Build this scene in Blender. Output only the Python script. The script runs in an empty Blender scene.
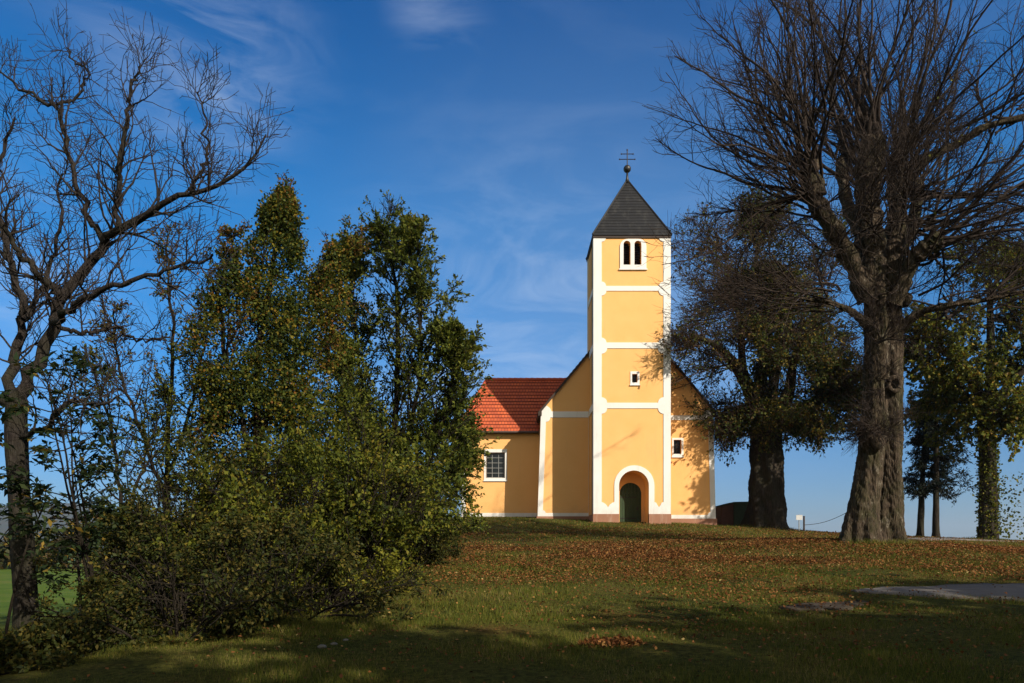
import bpy, math, random
import numpy as np
from mathutils import Vector
from mathutils.geometry import tessellate_polygon

S = bpy.context.scene
COL = S.collection
R = math.radians

# ------------------------------------------------------------------ camera
F = 740.0                      # focal length in pixels of the 1024 px frame
HZ = 545.0                     # image row of the horizon
EYE = 1.65
cam_d = bpy.data.cameras.new('camera')
cam = bpy.data.objects.new('camera', cam_d)
COL.objects.link(cam)
cam.location = (0, 0, EYE)
cam.rotation_euler = (R(90), 0, 0)
cam_d.sensor_width = 36
cam_d.lens = F / 1024 * 36
cam_d.shift_y = (HZ - 341.5) / 1024
cam_d.clip_end = 12000
S.camera = cam

# ------------------------------------------------------------------ light
SUN_AZ, SUN_EL = R(42), R(31)  # azimuth to the right of straight behind the camera
sdir = Vector((math.sin(SUN_AZ) * math.cos(SUN_EL), -math.cos(SUN_AZ) * math.cos(SUN_EL), math.sin(SUN_EL)))
sun_d = bpy.data.lights.new('sun', 'SUN')
sun_d.energy = 5.0
sun_d.angle = R(0.5)
sun_d.color = (1.0, 0.91, 0.79)
sun = bpy.data.objects.new('sun', sun_d)
COL.objects.link(sun)
sun.rotation_euler = sdir.to_track_quat('Z', 'Y').to_euler()
sun.location = (40, -30, 40)

W = bpy.data.worlds.new('World')
S.world = W
W.use_nodes = True
nt = W.node_tree
nt.nodes.clear()
def N(tree, t, **kw):
    n = tree.nodes.new(t)
    for k, v in kw.items():
        if k.startswith('i_'):
            n.inputs[k[2:].replace('_', ' ')].default_value = v
        else:
            setattr(n, k, v)
    return n
sky = N(nt, 'ShaderNodeTexSky', sky_type='NISHITA')
sky.sun_disc = False
sky.sun_elevation = SUN_EL
sky.sun_rotation = math.atan2(sdir.x, sdir.y)
sky.altitude = 300
sky.air_density = 0.8
sky.dust_density = 0.5
sky.ozone_density = 3.5
hs = N(nt, 'ShaderNodeHueSaturation')
hs.inputs['Hue'].default_value = 0.491
hs.inputs['Saturation'].default_value = 1.34
hs.inputs['Value'].default_value = 0.92
nt.links.new(sky.outputs[0], hs.inputs['Color'])
tc = N(nt, 'ShaderNodeTexCoord')
# thin cirrus, stretched along one direction of the sky
mp = N(nt, 'ShaderNodeMapping')
mp.inputs['Rotation'].default_value = (0.15, 0.5, 0.35)
mp.inputs['Scale'].default_value = (1.6, 2.2, 4.6)
nt.links.new(tc.outputs['Generated'], mp.inputs['Vector'])
cn = N(nt, 'ShaderNodeTexNoise')
cn.inputs['Scale'].default_value = 1.5
cn.inputs['Detail'].default_value = 9
cn.inputs['Roughness'].default_value = 0.56
cn.inputs['Distortion'].default_value = 0.6
nt.links.new(mp.outputs[0], cn.inputs['Vector'])
cr = N(nt, 'ShaderNodeValToRGB')
cr.color_ramp.elements[0].position = 0.50
cr.color_ramp.elements[0].color = (0, 0, 0, 1)
cr.color_ramp.elements[1].position = 0.86
cr.color_ramp.elements[1].color = (0.30, 0.30, 0.30, 1)
nt.links.new(cn.outputs['Fac'], cr.inputs['Fac'])
cmix = N(nt, 'ShaderNodeMixRGB')
cmix.inputs['Color2'].default_value = (3.6, 4.2, 5.2, 1)
def cloud_mask(d, rad, amt):                 # a patch of the sky round direction d
    dn = N(nt, 'ShaderNodeVectorMath', operation='DISTANCE')
    dn.inputs[1].default_value = Vector(d).normalized()
    nt.links.new(tc.outputs['Generated'], dn.inputs[0])
    mm = N(nt, 'ShaderNodeMapRange', interpolation_type='SMOOTHSTEP')
    mm.inputs['From Min'].default_value = rad
    mm.inputs['From Max'].default_value = 0.0
    mm.inputs['To Max'].default_value = amt
    nt.links.new(dn.outputs['Value'], mm.inputs['Value'])
    return mm.outputs[0]
def fmath(op, a, b):
    n_ = N(nt, 'ShaderNodeMath', operation=op, use_clamp=True)
    for k_, v_ in enumerate((a, b)):
        if isinstance(v_, float): n_.inputs[k_].default_value = v_
        else: nt.links.new(v_, n_.inputs[k_])
    return n_.outputs[0]
mp2 = N(nt, 'ShaderNodeMapping')              # finer combed wisps
mp2.inputs['Rotation'].default_value = (0.0, 0.75, 0.2)
mp2.inputs['Scale'].default_value = (3.0, 3.0, 11.0)
nt.links.new(tc.outputs['Generated'], mp2.inputs['Vector'])
wn = N(nt, 'ShaderNodeTexNoise')
wn.inputs['Scale'].default_value = 1.6
wn.inputs['Detail'].default_value = 8
wn.inputs['Roughness'].default_value = 0.6
wn.inputs['Distortion'].default_value = 1.2
nt.links.new(mp2.outputs[0], wn.inputs['Vector'])
wr = N(nt, 'ShaderNodeMapRange')
wr.inputs['From Min'].default_value = 0.40
wr.inputs['From Max'].default_value = 0.75
nt.links.new(wn.outputs['Fac'], wr.inputs['Value'])
wisps = fmath('ADD', cloud_mask((-0.42, 1, 0.66), 0.17, 0.42), cloud_mask((-0.10, 1, 0.72), 0.075, 0.30))
wisps = fmath('ADD', wisps, cloud_mask((0.02, 1, 0.27), 0.34, 0.36))
wisps = fmath('ADD', wisps, cloud_mask((-0.72, 1, 0.36), 0.22, 0.3))
wisps = fmath('MULTIPLY', wisps, wr.outputs[0])
veil = cloud_mask((0.10, 1, 0.24), 0.50, 0.13)
crb = fmath('MULTIPLY', cr.outputs['Color'], 0.35)
tot = fmath('ADD', fmath('ADD', wisps, veil), crb)
nt.links.new(tot, cmix.inputs['Fac'])
sxyz = N(nt, 'ShaderNodeSeparateXYZ')
nt.links.new(tc.outputs['Generated'], sxyz.inputs[0])
er = N(nt, 'ShaderNodeValToRGB')          # clear dry air: the sky stays blue down to the skyline
er.color_ramp.elements[0].position = 0.0
er.color_ramp.elements[0].color = (0.30, 0.37, 0.48, 1)
er.color_ramp.elements[1].position = 0.62
er.color_ramp.elements[1].color = (0.34, 0.60, 0.82, 1)
for pos_, col_ in ((0.10, (0.42, 0.50, 0.62, 1)), (0.25, (0.68, 0.76, 0.86, 1)), (0.40, (0.78, 0.88, 0.97, 1))):
    e_ = er.color_ramp.elements.new(pos_); e_.color = col_
nt.links.new(sxyz.outputs['Z'], er.inputs['Fac'])
em = N(nt, 'ShaderNodeMixRGB', blend_type='MULTIPLY')
fm = N(nt, 'ShaderNodeMapRange', interpolation_type='SMOOTHSTEP')   # front sky graded blue, back sky kept bright to fill the front faces
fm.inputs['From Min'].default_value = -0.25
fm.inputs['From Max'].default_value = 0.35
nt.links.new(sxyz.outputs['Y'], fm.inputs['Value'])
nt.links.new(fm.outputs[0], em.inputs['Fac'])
nt.links.new(hs.outputs['Color'], em.inputs['Color1'])
nt.links.new(er.outputs['Color'], em.inputs['Color2'])
hz2 = N(nt, 'ShaderNodeHueSaturation')                     # added fill: unseen sky behind the camera paled and warmed for shaded walls
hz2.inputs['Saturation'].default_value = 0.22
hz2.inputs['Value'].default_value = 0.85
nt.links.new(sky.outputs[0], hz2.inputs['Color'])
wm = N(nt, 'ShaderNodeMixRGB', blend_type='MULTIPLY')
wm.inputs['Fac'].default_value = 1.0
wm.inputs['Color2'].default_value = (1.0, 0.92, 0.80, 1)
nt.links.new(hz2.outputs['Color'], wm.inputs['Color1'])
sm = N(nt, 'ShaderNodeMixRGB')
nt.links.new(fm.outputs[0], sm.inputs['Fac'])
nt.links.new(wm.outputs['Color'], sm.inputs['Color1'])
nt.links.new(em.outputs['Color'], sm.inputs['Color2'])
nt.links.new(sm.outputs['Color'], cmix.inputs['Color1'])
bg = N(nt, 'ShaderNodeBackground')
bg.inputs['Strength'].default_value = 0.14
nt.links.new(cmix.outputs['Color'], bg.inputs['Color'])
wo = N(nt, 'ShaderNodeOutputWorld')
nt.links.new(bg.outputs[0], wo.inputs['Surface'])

S.view_settings.view_transform = 'Standard'
S.view_settings.look = 'None'
S.view_settings.exposure = 0.42
S.view_settings.gamma = 1.0
S.view_settings.use_curve_mapping = False
S.render.engine = 'CYCLES'
S.cycles.max_bounces = 6
S.cycles.diffuse_bounces = 3
S.cycles.transparent_max_bounces = 4

# ------------------------------------------------------------------ helpers
rng = np.random.default_rng(7)

def px2(px, py, Y):
    return np.array([(px - 512.0) / F * Y, Y, EYE + (HZ - py) / F * Y])
def PX(px, Y): return (px - 512.0) / F * Y
def PZ(py, Y): return EYE + (HZ - py) / F * Y

def sstep(a, b, x):
    t = np.clip((x - a) / (b - a), 0, 1)
    return t * t * (3 - 2 * t)

def ground_h(X, Y):
    X = np.asarray(X, float); Y = np.asarray(Y, float)
    Yc = np.clip(Y, -30, 46)
    h = 0.066 * np.where(Yc > 0, Yc, Yc * 0.35)
    h = h + 0.10 * np.sin(X * 0.31 + 1.0) * np.sin(Y * 0.23 + 0.4) * sstep(4, 12, Y) * 0.6
    h = h + 0.26 * np.exp(-((X - 10.5) / 6) ** 2 - ((Y - 22) / 4.5) ** 2)
    tilt = 0.045 * np.clip(X - 9, 0, 30) * np.clip(Y, 0, 46) / 40
    h = h - tilt - 9 * sstep(34, 110, X)
    h = h - 15 * sstep(57, 150, Y)
    low = -0.3 - 0.012 * np.clip(Y, -20, 90) - 10 * sstep(110, 400, Y) - 6 * sstep(60, 300, -X)
    e = 3.5 * sstep(26, 42, Y)
    h = h + 0.42 * np.exp(-((X - .5) / 7.5) ** 2 - ((Y - 45) / 7) ** 2)
    t = sstep(2.2, 13.5, -X - e)
    h = h * (1 - t) + low * t
    return h
def gz(x, y): return float(ground_h(x, y))

def mesh_np(name, V, Fq):
    """V (n,3), Fq (m,k) faces of one arity."""
    V = np.ascontiguousarray(V, np.float32); Fq = np.ascontiguousarray(Fq, np.int32)
    me = bpy.data.meshes.new(name)
    m, k = Fq.shape
    me.vertices.add(len(V)); me.vertices.foreach_set('co', V.ravel())
    me.loops.add(m * k); me.loops.foreach_set('vertex_index', Fq.ravel())
    me.polygons.add(m)
    me.polygons.foreach_set('loop_start', np.arange(0, m * k, k, dtype=np.int32))
    me.polygons.foreach_set('loop_total', np.full(m, k, np.int32))
    me.update(calc_edges=True)
    return me

class MB:
    """collects polygons; build() links them as ONE object"""
    def __init__(s): s.v = []; s.f = []; s.uv = {}
    def add(s, pts):
        i = len(s.v); s.v += [tuple(map(float, p)) for p in pts]; return i
    def face(s, pts, uv=None):
        i = s.add(pts)
        if uv: s.uv[len(s.f)] = uv
        s.f.append(list(range(i, i + len(pts))))
    def box(s, a, b):
        (x0, y0, z0), (x1, y1, z1) = a, b
        i = s.add([(x0,y0,z0),(x1,y0,z0),(x1,y1,z0),(x0,y1,z0),(x0,y0,z1),(x1,y0,z1),(x1,y1,z1),(x0,y1,z1)])
        for q in ((0,3,2,1),(4,5,6,7),(0,1,5,4),(1,2,6,5),(2,3,7,6),(3,0,4,7)):
            s.f.append([i + k for k in q])
    def prism(s, poly, y0, y1, holes=(), back=True, side=True):
        """polygon in XZ (list of (x,z)), holes likewise, extruded from y0 (front) to y1"""
        loops = [list(poly)] + [list(h) for h in holes]
        flat = [p for l in loops for p in l]
        tris = tessellate_polygon([[Vector((p[0], p[1], 0)) for p in l] for l in loops])
        i = s.add([(p[0], y0, p[1]) for p in flat])
        j = s.add([(p[0], y1, p[1]) for p in flat])
        for t in tris:
            a, b, c = [Vector((flat[q][0], flat[q][1], 0)) for q in t]
            up = (b - a).cross(c - a).z > 0
            t = tuple(t) if up else tuple(reversed(t))
            s.f.append([i + q for q in t])
            if back: s.f.append([j + q for q in reversed(t)])
        if side:
            o = 0
            for li, l in enumerate(loops):
                n = len(l)
                area = sum(l[k][0] * l[(k+1) % n][1] - l[(k+1) % n][0] * l[k][1] for k in range(n))
                ccw = (area > 0) == (li == 0)
                for k in range(n):
                    a, b = o + k, o + (k + 1) % n
                    s.f.append([i + a, j + a, j + b, i + b] if ccw else [i + b, j + b, j + a, i + a])
                o += n
    def tube(s, pts, rad, k=8, cap=True):
        pts = [Vector(p) for p in pts]; n = len(pts)
        rad = rad if hasattr(rad, '__len__') else [rad] * n
        base = len(s.v)
        for q, p in enumerate(pts):
            t = (pts[min(q+1, n-1)] - pts[max(q-1, 0)]).normalized()
            ref = Vector((0, 0, 1)) if abs(t.z) < 0.9 else Vector((1, 0, 0))
            u = t.cross(ref).normalized(); w = t.cross(u)
            s.add([p + (u * math.cos(2*math.pi*m/k) + w * math.sin(2*math.pi*m/k)) * rad[q] for m in range(k)])
        for q in range(n - 1):
            for m in range(k):
                a = base + q*k + m; b = base + q*k + (m+1) % k
                s.f.append([a, a + k, b + k, b])
        if cap:
            s.f.append([base + m for m in range(k)]); s.f.append([base + (n-1)*k + m for m in reversed(range(k))])
    def sphere(s, c, r, nu=14, nv=9, sc=(1, 1, 1)):
        base = len(s.v)
        for a in range(nv + 1):
            th = math.pi * a / nv
            s.add([(c[0] + r*sc[0]*math.sin(th)*math.cos(2*math.pi*b/nu), c[1] + r*sc[1]*math.sin(th)*math.sin(2*math.pi*b/nu), c[2] + r*sc[2]*math.cos(th)) for b in range(nu)])
        for a in range(nv):
            for b in range(nu):
                s.f.append([base + a*nu + b, base + (a+1)*nu + b, base + (a+1)*nu + (b+1) % nu, base + a*nu + (b+1) % nu])
    def build(s, name, mat, parent=None, smooth=False, bevel=0):
        me = bpy.data.meshes.new(name)
        me.from_pydata(s.v, [], s.f); me.update()
        if s.uv:
            ul = me.uv_layers.new(name='UVMap')
            for fi, uvs in s.uv.items():
                p = me.polygons[fi]
                for k, li in enumerate(p.loop_indices): ul.data[li].uv = uvs[k]
        o = link(name, me, mat, parent, smooth)
        if bevel:
            m = o.modifiers.new('bevel', 'BEVEL'); m.width = bevel; m.segments = 2; m.limit_method = 'ANGLE'
        return o

def link(name, me, mat, parent=None, smooth=False):
    o = bpy.data.objects.new(name, me)
    COL.objects.link(o)
    if mat is not None: me.materials.append(mat)
    if smooth: me.polygons.foreach_set('use_smooth', np.ones(len(me.polygons), bool))
    if parent is not None:
        o.parent = parent
        if parent.type == 'EMPTY': o.location = [-c for c in parent.location]
    return o

def tag(o, label=None, cat=None, group=None, kind=None):
    if label: o['label'] = label
    if cat: o['category'] = cat
    if group: o['group'] = group
    if kind: o['kind'] = kind
    return o

def thing(name, loc, label, cat, group=None):
    o = bpy.data.objects.new(name, None); COL.objects.link(o)
    o.location = loc; o.empty_display_size = 0.3
    return tag(o, label, cat, group)

# ------------------------------------------------------------------ materials
def new_mat(name):
    m = bpy.data.materials.new(name); m.use_nodes = True
    t = m.node_tree; t.nodes.clear()
    out = t.nodes.new('ShaderNodeOutputMaterial')
    return m, t, out
def ramp(t, stops, interp='LINEAR'):
    r = t.nodes.new('ShaderNodeValToRGB'); cr = r.color_ramp; cr.interpolation = interp
    while len(cr.elements) > 1: cr.elements.remove(cr.elements[-1])
    cr.elements[0].position = stops[0][0]; cr.elements[0].color = (*stops[0][1], 1)
    for p, c in stops[1:]:
        e = cr.elements.new(p); e.color = (*c, 1)
    return r
def noise(t, scale, detail=6, rough=0.6, vec=None, dist=0.0):
    n = t.nodes.new('ShaderNodeTexNoise')
    n.inputs['Scale'].default_value = scale; n.inputs['Detail'].default_value = detail
    n.inputs['Roughness'].default_value = rough; n.inputs['Distortion'].default_value = dist
    if vec is not None: t.links.new(vec, n.inputs['Vector'])
    return n
def objvec(t, scale=None):
    c = t.nodes.new('ShaderNodeTexCoord')
    if scale is None: return c.outputs['Object']
    m = t.nodes.new('ShaderNodeMapping'); m.inputs['Scale'].default_value = scale
    t.links.new(c.outputs['Object'], m.inputs['Vector']); return m.outputs[0]
def mixc(t, fac, a, b, mode='MIX'):
    m = t.nodes.new('ShaderNodeMixRGB'); m.blend_type = mode
    for sock, v in (('Fac', fac), ('Color1', a), ('Color2', b)):
        if isinstance(v, (int, float)): m.inputs[sock].default_value = v
        elif isinstance(v, tuple): m.inputs[sock].default_value = (*v, 1) if len(v) == 3 else v
        else: t.links.new(v, m.inputs[sock])
    return m.outputs[0]
def principled(t, out, col, rough=0.8, spec=0.3, metal=0, bump=None, bstr=0.3, bdist=0.02):
    b = t.nodes.new('ShaderNodeBsdfPrincipled')
    if isinstance(col, tuple): b.inputs['Base Color'].default_value = (*col, 1)
    else: t.links.new(col, b.inputs['Base Color'])
    b.inputs['Roughness'].default_value = rough
    b.inputs['Specular IOR Level'].default_value = spec
    b.inputs['Metallic'].default_value = metal
    if bump is not None:
        bn = t.nodes.new('ShaderNodeBump'); bn.inputs['Strength'].default_value = bstr; bn.inputs['Distance'].default_value = bdist
        t.links.new(bump, bn.inputs['Height']); t.links.new(bn.outputs[0], b.inputs['Normal'])
    t.links.new(b.outputs[0], out.inputs['Surface'])
    return b

def mat_plaster(name, base, var, stain, stain_amt=0.5, base_z=None):
    m, t, out = new_mat(name); v = objvec(t)
    n1 = noise(t, 0.9, 8, 0.65, v); r1 = ramp(t, [(0.3, (0, 0, 0)), (0.75, (1, 1, 1))]); t.links.new(n1.outputs['Fac'], r1.inputs['Fac'])
    c = mixc(t, r1.outputs[0], base, var)
    vs = objvec(t, (2.2, 2.2, 0.35)); n2 = noise(t, 1.4, 8, 0.7, vs)      # rain streaks
    r2 = ramp(t, [(0.55, (0, 0, 0)), (0.85, (stain_amt,) * 3)]); t.links.new(n2.outputs['Fac'], r2.inputs['Fac'])
    c = mixc(t, r2.outputs[0], c, stain)
    if base_z is not None:                                               # rising damp at the foot
        sx = t.nodes.new('ShaderNodeSeparateXYZ'); t.links.new(v, sx.inputs[0])
        mr = t.nodes.new('ShaderNodeMapRange'); mr.inputs['From Min'].default_value = base_z; mr.inputs['From Max'].default_value = base_z + 1.5
        mr.inputs['To Min'].default_value = 1; mr.inputs['To Max'].default_value = 0
        t.links.new(sx.outputs['Z'], mr.inputs['Value'])
        n4 = noise(t, 2.5, 8, 0.7, v); mm = t.nodes.new('ShaderNodeMath'); mm.operation = 'MULTIPLY'
        t.links.new(mr.outputs[0], mm.inputs[0]); t.links.new(n4.outputs['Fac'], mm.inputs[1])
        r4 = ramp(t, [(0.25, (0, 0, 0)), (0.6, (0.6,) * 3)]); t.links.new(mm.outputs[0], r4.inputs['Fac'])
        c = mixc(t, r4.outputs[0], c, stain)
    n3 = noise(t, 45, 4, 0.6, v)
    n5 = noise(t, 2.2, 3, 0.5, v)
    ad = mixc(t, 0.5, n3.outputs['Fac'], n5.outputs['Fac'])
    principled(t, out, c, 0.92, 0.15, bump=ad, bstr=0.35, bdist=0.02)
    return m

def mat_simple(name, col, var=None, scale=6, rough=0.7, spec=0.3, metal=0, bstr=0.2):
    m, t, out = new_mat(name); v = objvec(t)
    n = noise(t, scale, 6, 0.65, v)
    r = ramp(t, [(0.3, col), (0.75, var or tuple(x * 0.7 for x in col))]); t.links.new(n.outputs['Fac'], r.inputs['Fac'])
    principled(t, out, r.outputs[0], rough, spec, metal, bump=n.outputs['Fac'], bstr=bstr)
    return m

def mat_tiles(name, c1, c2, c3, row, width, mortar, msize=0.012, rough=0.75, streak=None):
    m, t, out = new_mat(name)
    uv = t.nodes.new('ShaderNodeUVMap')
    b = t.nodes.new('ShaderNodeTexBrick'); b.offset = 0.5
    b.inputs['Color1'].default_value = (*c1, 1); b.inputs['Color2'].default_value = (*c2, 1); b.inputs['Mortar'].default_value = (*mortar, 1)
    b.inputs['Scale'].default_value = 1; b.inputs['Mortar Size'].default_value = msize
    b.inputs['Brick Width'].default_value = width; b.inputs['Row Height'].default_value = row
    b.inputs['Bias'].default_value = -0.2
    t.links.new(uv.outputs[0], b.inputs['Vector'])
    v = objvec(t); n = noise(t, 1.3, 7, 0.7, v)
    r = ramp(t, [(0.4, (0, 0, 0)), (0.8, (0.75,) * 3)]); t.links.new(n.outputs['Fac'], r.inputs['Fac'])
    c = mixc(t, r.outputs[0], b.outputs['Color'], c3)
    if streak:
        n2 = noise(t, 1.0, 6, 0.7, objvec(t, (3.0, 3.0, 0.25)))
        r2 = ramp(t, [(0.52, (0, 0, 0)), (0.8, (0.8,) * 3)]); t.links.new(n2.outputs['Fac'], r2.inputs['Fac'])
        c = mixc(t, r2.outputs[0], c, streak)
    n3 = noise(t, 30, 4, 0.6, v)
    principled(t, out, c, rough, 0.3, bump=n3.outputs['Fac'], bstr=0.25, bdist=0.01)
    return m

def mat_leaf(name, stops, trans=0.35, clump=0.5, clump_cols=None, rough=0.55):
    """leaf colour differs from leaf to leaf (random per island) and from spray to spray"""
    m, t, out = new_mat(name)
    g = t.nodes.new('ShaderNodeNewGeometry')
    r = ramp(t, stops); 
    v = objvec(t); n = noise(t, 0.8, 3, 0.5, v)
    ad = t.nodes.new('ShaderNodeMath'); ad.operation = 'MULTIPLY_ADD'
    t.links.new(n.outputs['Fac'], ad.inputs[0]); ad.inputs[1].default_value = clump * 2; 
    sb = t.nodes.new('ShaderNodeMath'); sb.operation = 'SUBTRACT'
    t.links.new(g.outputs['Random Per Island'], sb.inputs[0]); sb.inputs[1].default_value = clump
    t.links.new(sb.outputs[0], ad.inputs[2])
    t.links.new(ad.outputs[0], r.inputs['Fac'])
    b = t.nodes.new('ShaderNodeBsdfPrincipled')
    t.links.new(r.outputs[0], b.inputs['Base Color']); b.inputs['Roughness'].default_value = rough; b.inputs['Specular IOR Level'].default_value = 0.1
    tr = t.nodes.new('ShaderNodeBsdfTranslucent'); t.links.new(r.outputs[0], tr.inputs['Color'])
    mx = t.nodes.new('ShaderNodeMixShader'); mx.inputs['Fac'].default_value = trans
    t.links.new(b.outputs[0], mx.inputs[1]); t.links.new(tr.outputs[0], mx.inputs[2])
    t.links.new(mx.outputs[0], out.inputs['Surface'])
    return m

def mat_bark(name, dark, light, moss=None, moss_amt=0.5, scale=3.0, ridge=1.0, lichen=None):
    m, t, out = new_mat(name)
    vs = objvec(t, (scale * 3, scale * 3, scale * 0.5))
    n = noise(t, 1.6, 8, 0.7, vs, 0.4)
    r = ramp(t, [(0.35, dark), (0.7, light)]); t.links.new(n.outputs['Fac'], r.inputs['Fac'])
    c = r.outputs[0]
    if moss:
        n2 = noise(t, 1.2, 7, 0.7, objvec(t))
        r2 = ramp(t, [(0.45, (0, 0, 0)), (0.65, (moss_amt,) * 3)]); t.links.new(n2.outputs['Fac'], r2.inputs['Fac'])
        c = mixc(t, r2.outputs[0], c, moss)
    if lichen:
        n3 = noise(t, 5.0, 8, 0.75, objvec(t, (1, 1, .6))); r3 = ramp(t, [(0.56, (0, 0, 0)), (0.66, (0.7,) * 3)]); t.links.new(n3.outputs['Fac'], r3.inputs['Fac'])
        c = mixc(t, r3.outputs[0], c, lichen)
    vo = t.nodes.new('ShaderNodeTexVoronoi'); vo.feature = 'DISTANCE_TO_EDGE'; vo.inputs['Scale'].default_value = 2.4
    t.links.new(vs, vo.inputs['Vector'])
    h = mixc(t, 0.5, n.outputs['Fac'], vo.outputs['Distance'])
    principled(t, out, c, 0.95, 0.1, bump=h, bstr=1.0, bdist=0.06 * ridge)
    return m

M = {}
M['yellow'] = mat_plaster('yellow_plaster', (0.80, 0.445, 0.165), (0.755, 0.40, 0.135), (0.50, 0.31, 0.16), 0.38, base_z=3.2)
M['white'] = mat_plaster('white_plaster', (0.74, 0.72, 0.675), (0.66, 0.64, 0.59), (0.46, 0.42, 0.36), 0.55, base_z=3.0)
M['plinth'] = mat_plaster('plinth_plaster', (0.33, 0.165, 0.10), (0.25, 0.125, 0.08), (0.46, 0.36, 0.27), 0.8)
M['tile_red'] = mat_tiles('red_clay_tiles', (0.56, 0.115, 0.036), (0.40, 0.072, 0.026), (0.28, 0.06, 0.03), 0.28, 0.19, (0.09, 0.02, 0.012), 0.014)
M['slate'] = mat_tiles('dark_slate', (0.013, 0.013, 0.014), (0.010, 0.010, 0.011), (0.008, 0.008, 0.008), 0.24, 0.3, (0.012, 0.012, 0.012), 0.008, 0.6, streak=(0.06, 0.057, 0.05))
M['wood_dark'] = mat_simple('dark_wood', (0.05, 0.032, 0.022), (0.028, 0.018, 0.013), 9)
M['door'] = mat_simple('green_door_paint', (0.030, 0.056, 0.020), (0.020, 0.036, 0.015), 7, 0.55)
M['iron'] = mat_simple('black_iron', (0.025, 0.025, 0.027), (0.05, 0.035, 0.025), 14, 0.5, 0.5, 0.6)
M['copper'] = mat_simple('dull_metal_ball', (0.06, 0.055, 0.05), (0.03, 0.03, 0.03), 10, 0.45, 0.5, 0.7)
M['louvre'] = mat_simple('dark_louvre', (0.014, 0.012, 0.011), (0.009, 0.008, 0.007), 9)
M['frame_grey'] = mat_simple('grey_window_frame', (0.30, 0.30, 0.28), (0.2, 0.2, 0.19), 9, 0.6)
M['gutter'] = mat_simple('brown_gutter', (0.07, 0.045, 0.035), (0.04, 0.028, 0.022), 9, 0.5, 0.5)
m, t, out = new_mat('window_glass')
b = principled(t, out, (0.010, 0.013, 0.014), 0.12, 0.35)
M['glass'] = m

M['bark_linden'] = mat_bark('linden_bark', (0.009, 0.007, 0.005), (0.115, 0.084, 0.057), (0.032, 0.034, 0.012), 0.7, lichen=(0.22, 0.19, 0.14))
M['bark_dark'] = mat_bark('dark_linden_bark', (0.012, 0.010, 0.007), (0.055, 0.042, 0.031), (0.025, 0.027, 0.012), 0.5)
M['bark_walnut'] = mat_bark('walnut_bark', (0.013, 0.010, 0.009), (0.05, 0.041, 0.034), (0.024, 0.025, 0.011), 0.5, 5)
M['bark_thin'] = mat_bark('thin_bark', (0.014, 0.011, 0.008), (0.04, 0.032, 0.022), None, 0, 8)
M['twig_linden'] = mat_simple('linden_twigs', (0.036, 0.025, 0.018), (0.022, 0.015, 0.011), 3, 0.8, 0.15)
M['twig_red'] = mat_simple('reddish_twigs', (0.06, 0.036, 0.023), (0.034, 0.021, 0.014), 3, 0.8, 0.15)
M['twig_walnut'] = mat_simple('walnut_twigs', (0.036, 0.028, 0.023), (0.022, 0.017, 0.014), 3, 0.85, 0.15)

DG, MG, YG, YE, OR, BR = (0.018, 0.030, 0.008), (0.045, 0.064, 0.012), (0.105, 0.110, 0.014), (0.24, 0.165, 0.02), (0.17, 0.075, 0.016), (0.075, 0.036, 0.013)
M['leaf_ivy'] = mat_leaf('ivy_and_autumn_leaves', [(0.0, DG), (0.45, MG), (0.75, YG), (0.94, YE), (1.0, OR)], clump=0.5)
M['leaf_autumn'] = mat_leaf('turning_leaves', [(0.0, MG), (0.3, YG), (0.6, (0.13, 0.085, 0.018)), (0.85, OR), (1.0, BR)])
M['leaf_ash'] = mat_leaf('fresh_green_leaves', [(0.0, (0.03, 0.046, 0.010)), (0.5, (0.085, 0.108, 0.016)), (0.85, (0.14, 0.15, 0.02)), (1.0, (0.17, 0.155, 0.025))])
M['leaf_shrub'] = mat_leaf('shrub_leaves', [(0.0, (0.026, 0.038, 0.009)), (0.5, (0.082, 0.098, 0.012)), (0.85, (0.145, 0.145, 0.015)), (1.0, (0.18, 0.14, 0.02))])
M['leaf_bramble'] = mat_leaf('bramble_leaves', [(0.0, (0.018, 0.026, 0.008)), (0.5, (0.045, 0.054, 0.011)), (0.85, (0.085, 0.066, 0.015)), (1.0, (0.14, 0.11, 0.02))])
M['leaf_yellowgreen'] = mat_leaf('yellow_green_weeds', [(0.0, (0.07, 0.09, 0.012)), (0.5, (0.15, 0.155, 0.016)), (1.0, (0.22, 0.19, 0.022))])
M['leaf_walnut'] = mat_leaf('walnut_leaflets', [(0.0, DG), (0.5, (0.024, 0.04, 0.016)), (0.9, (0.045, 0.06, 0.02)), (1.0, (0.24, 0.15, 0.02))], clump=0.35)
M['leaf_linden'] = mat_leaf('old_linden_leaves', [(0.0, (0.026, 0.040, 0.010)), (0.45, (0.055, 0.074, 0.014)), (0.72, (0.10, 0.098, 0.02)), (0.90, (0.12, 0.062, 0.018)), (1.0, YE)])
M['leaf_maple'] = mat_leaf('maple_leaves', [(0.0, (0.03, 0.042, 0.010)), (0.40, (0.085, 0.105, 0.014)), (0.72, (0.15, 0.155, 0.018)), (0.90, (0.13, 0.075, 0.018)), (1.0, YE)])
M['needles'] = mat_leaf('dark_needles', [(0.0, (0.006, 0.010, 0.006)), (1.0, (0.013, 0.019, 0.010))], trans=0.1)
M['leaf_wood'] = mat_leaf('far_wood_leaves', [(0.0, MG), (0.4, (0.05, 0.05, 0.02)), (0.75, (0.11, 0.065, 0.025)), (1.0, YE)])
M['litter'] = mat_leaf('fallen_leaves', [(0.0, (0.07, 0.026, 0.010)), (0.4, (0.16, 0.06, 0.018)), (0.8, (0.215, 0.09, 0.026)), (0.97, (0.28, 0.15, 0.045)), (1.0, (0.36, 0.26, 0.10))], trans=0.15, clump=0.2, rough=0.7)
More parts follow.
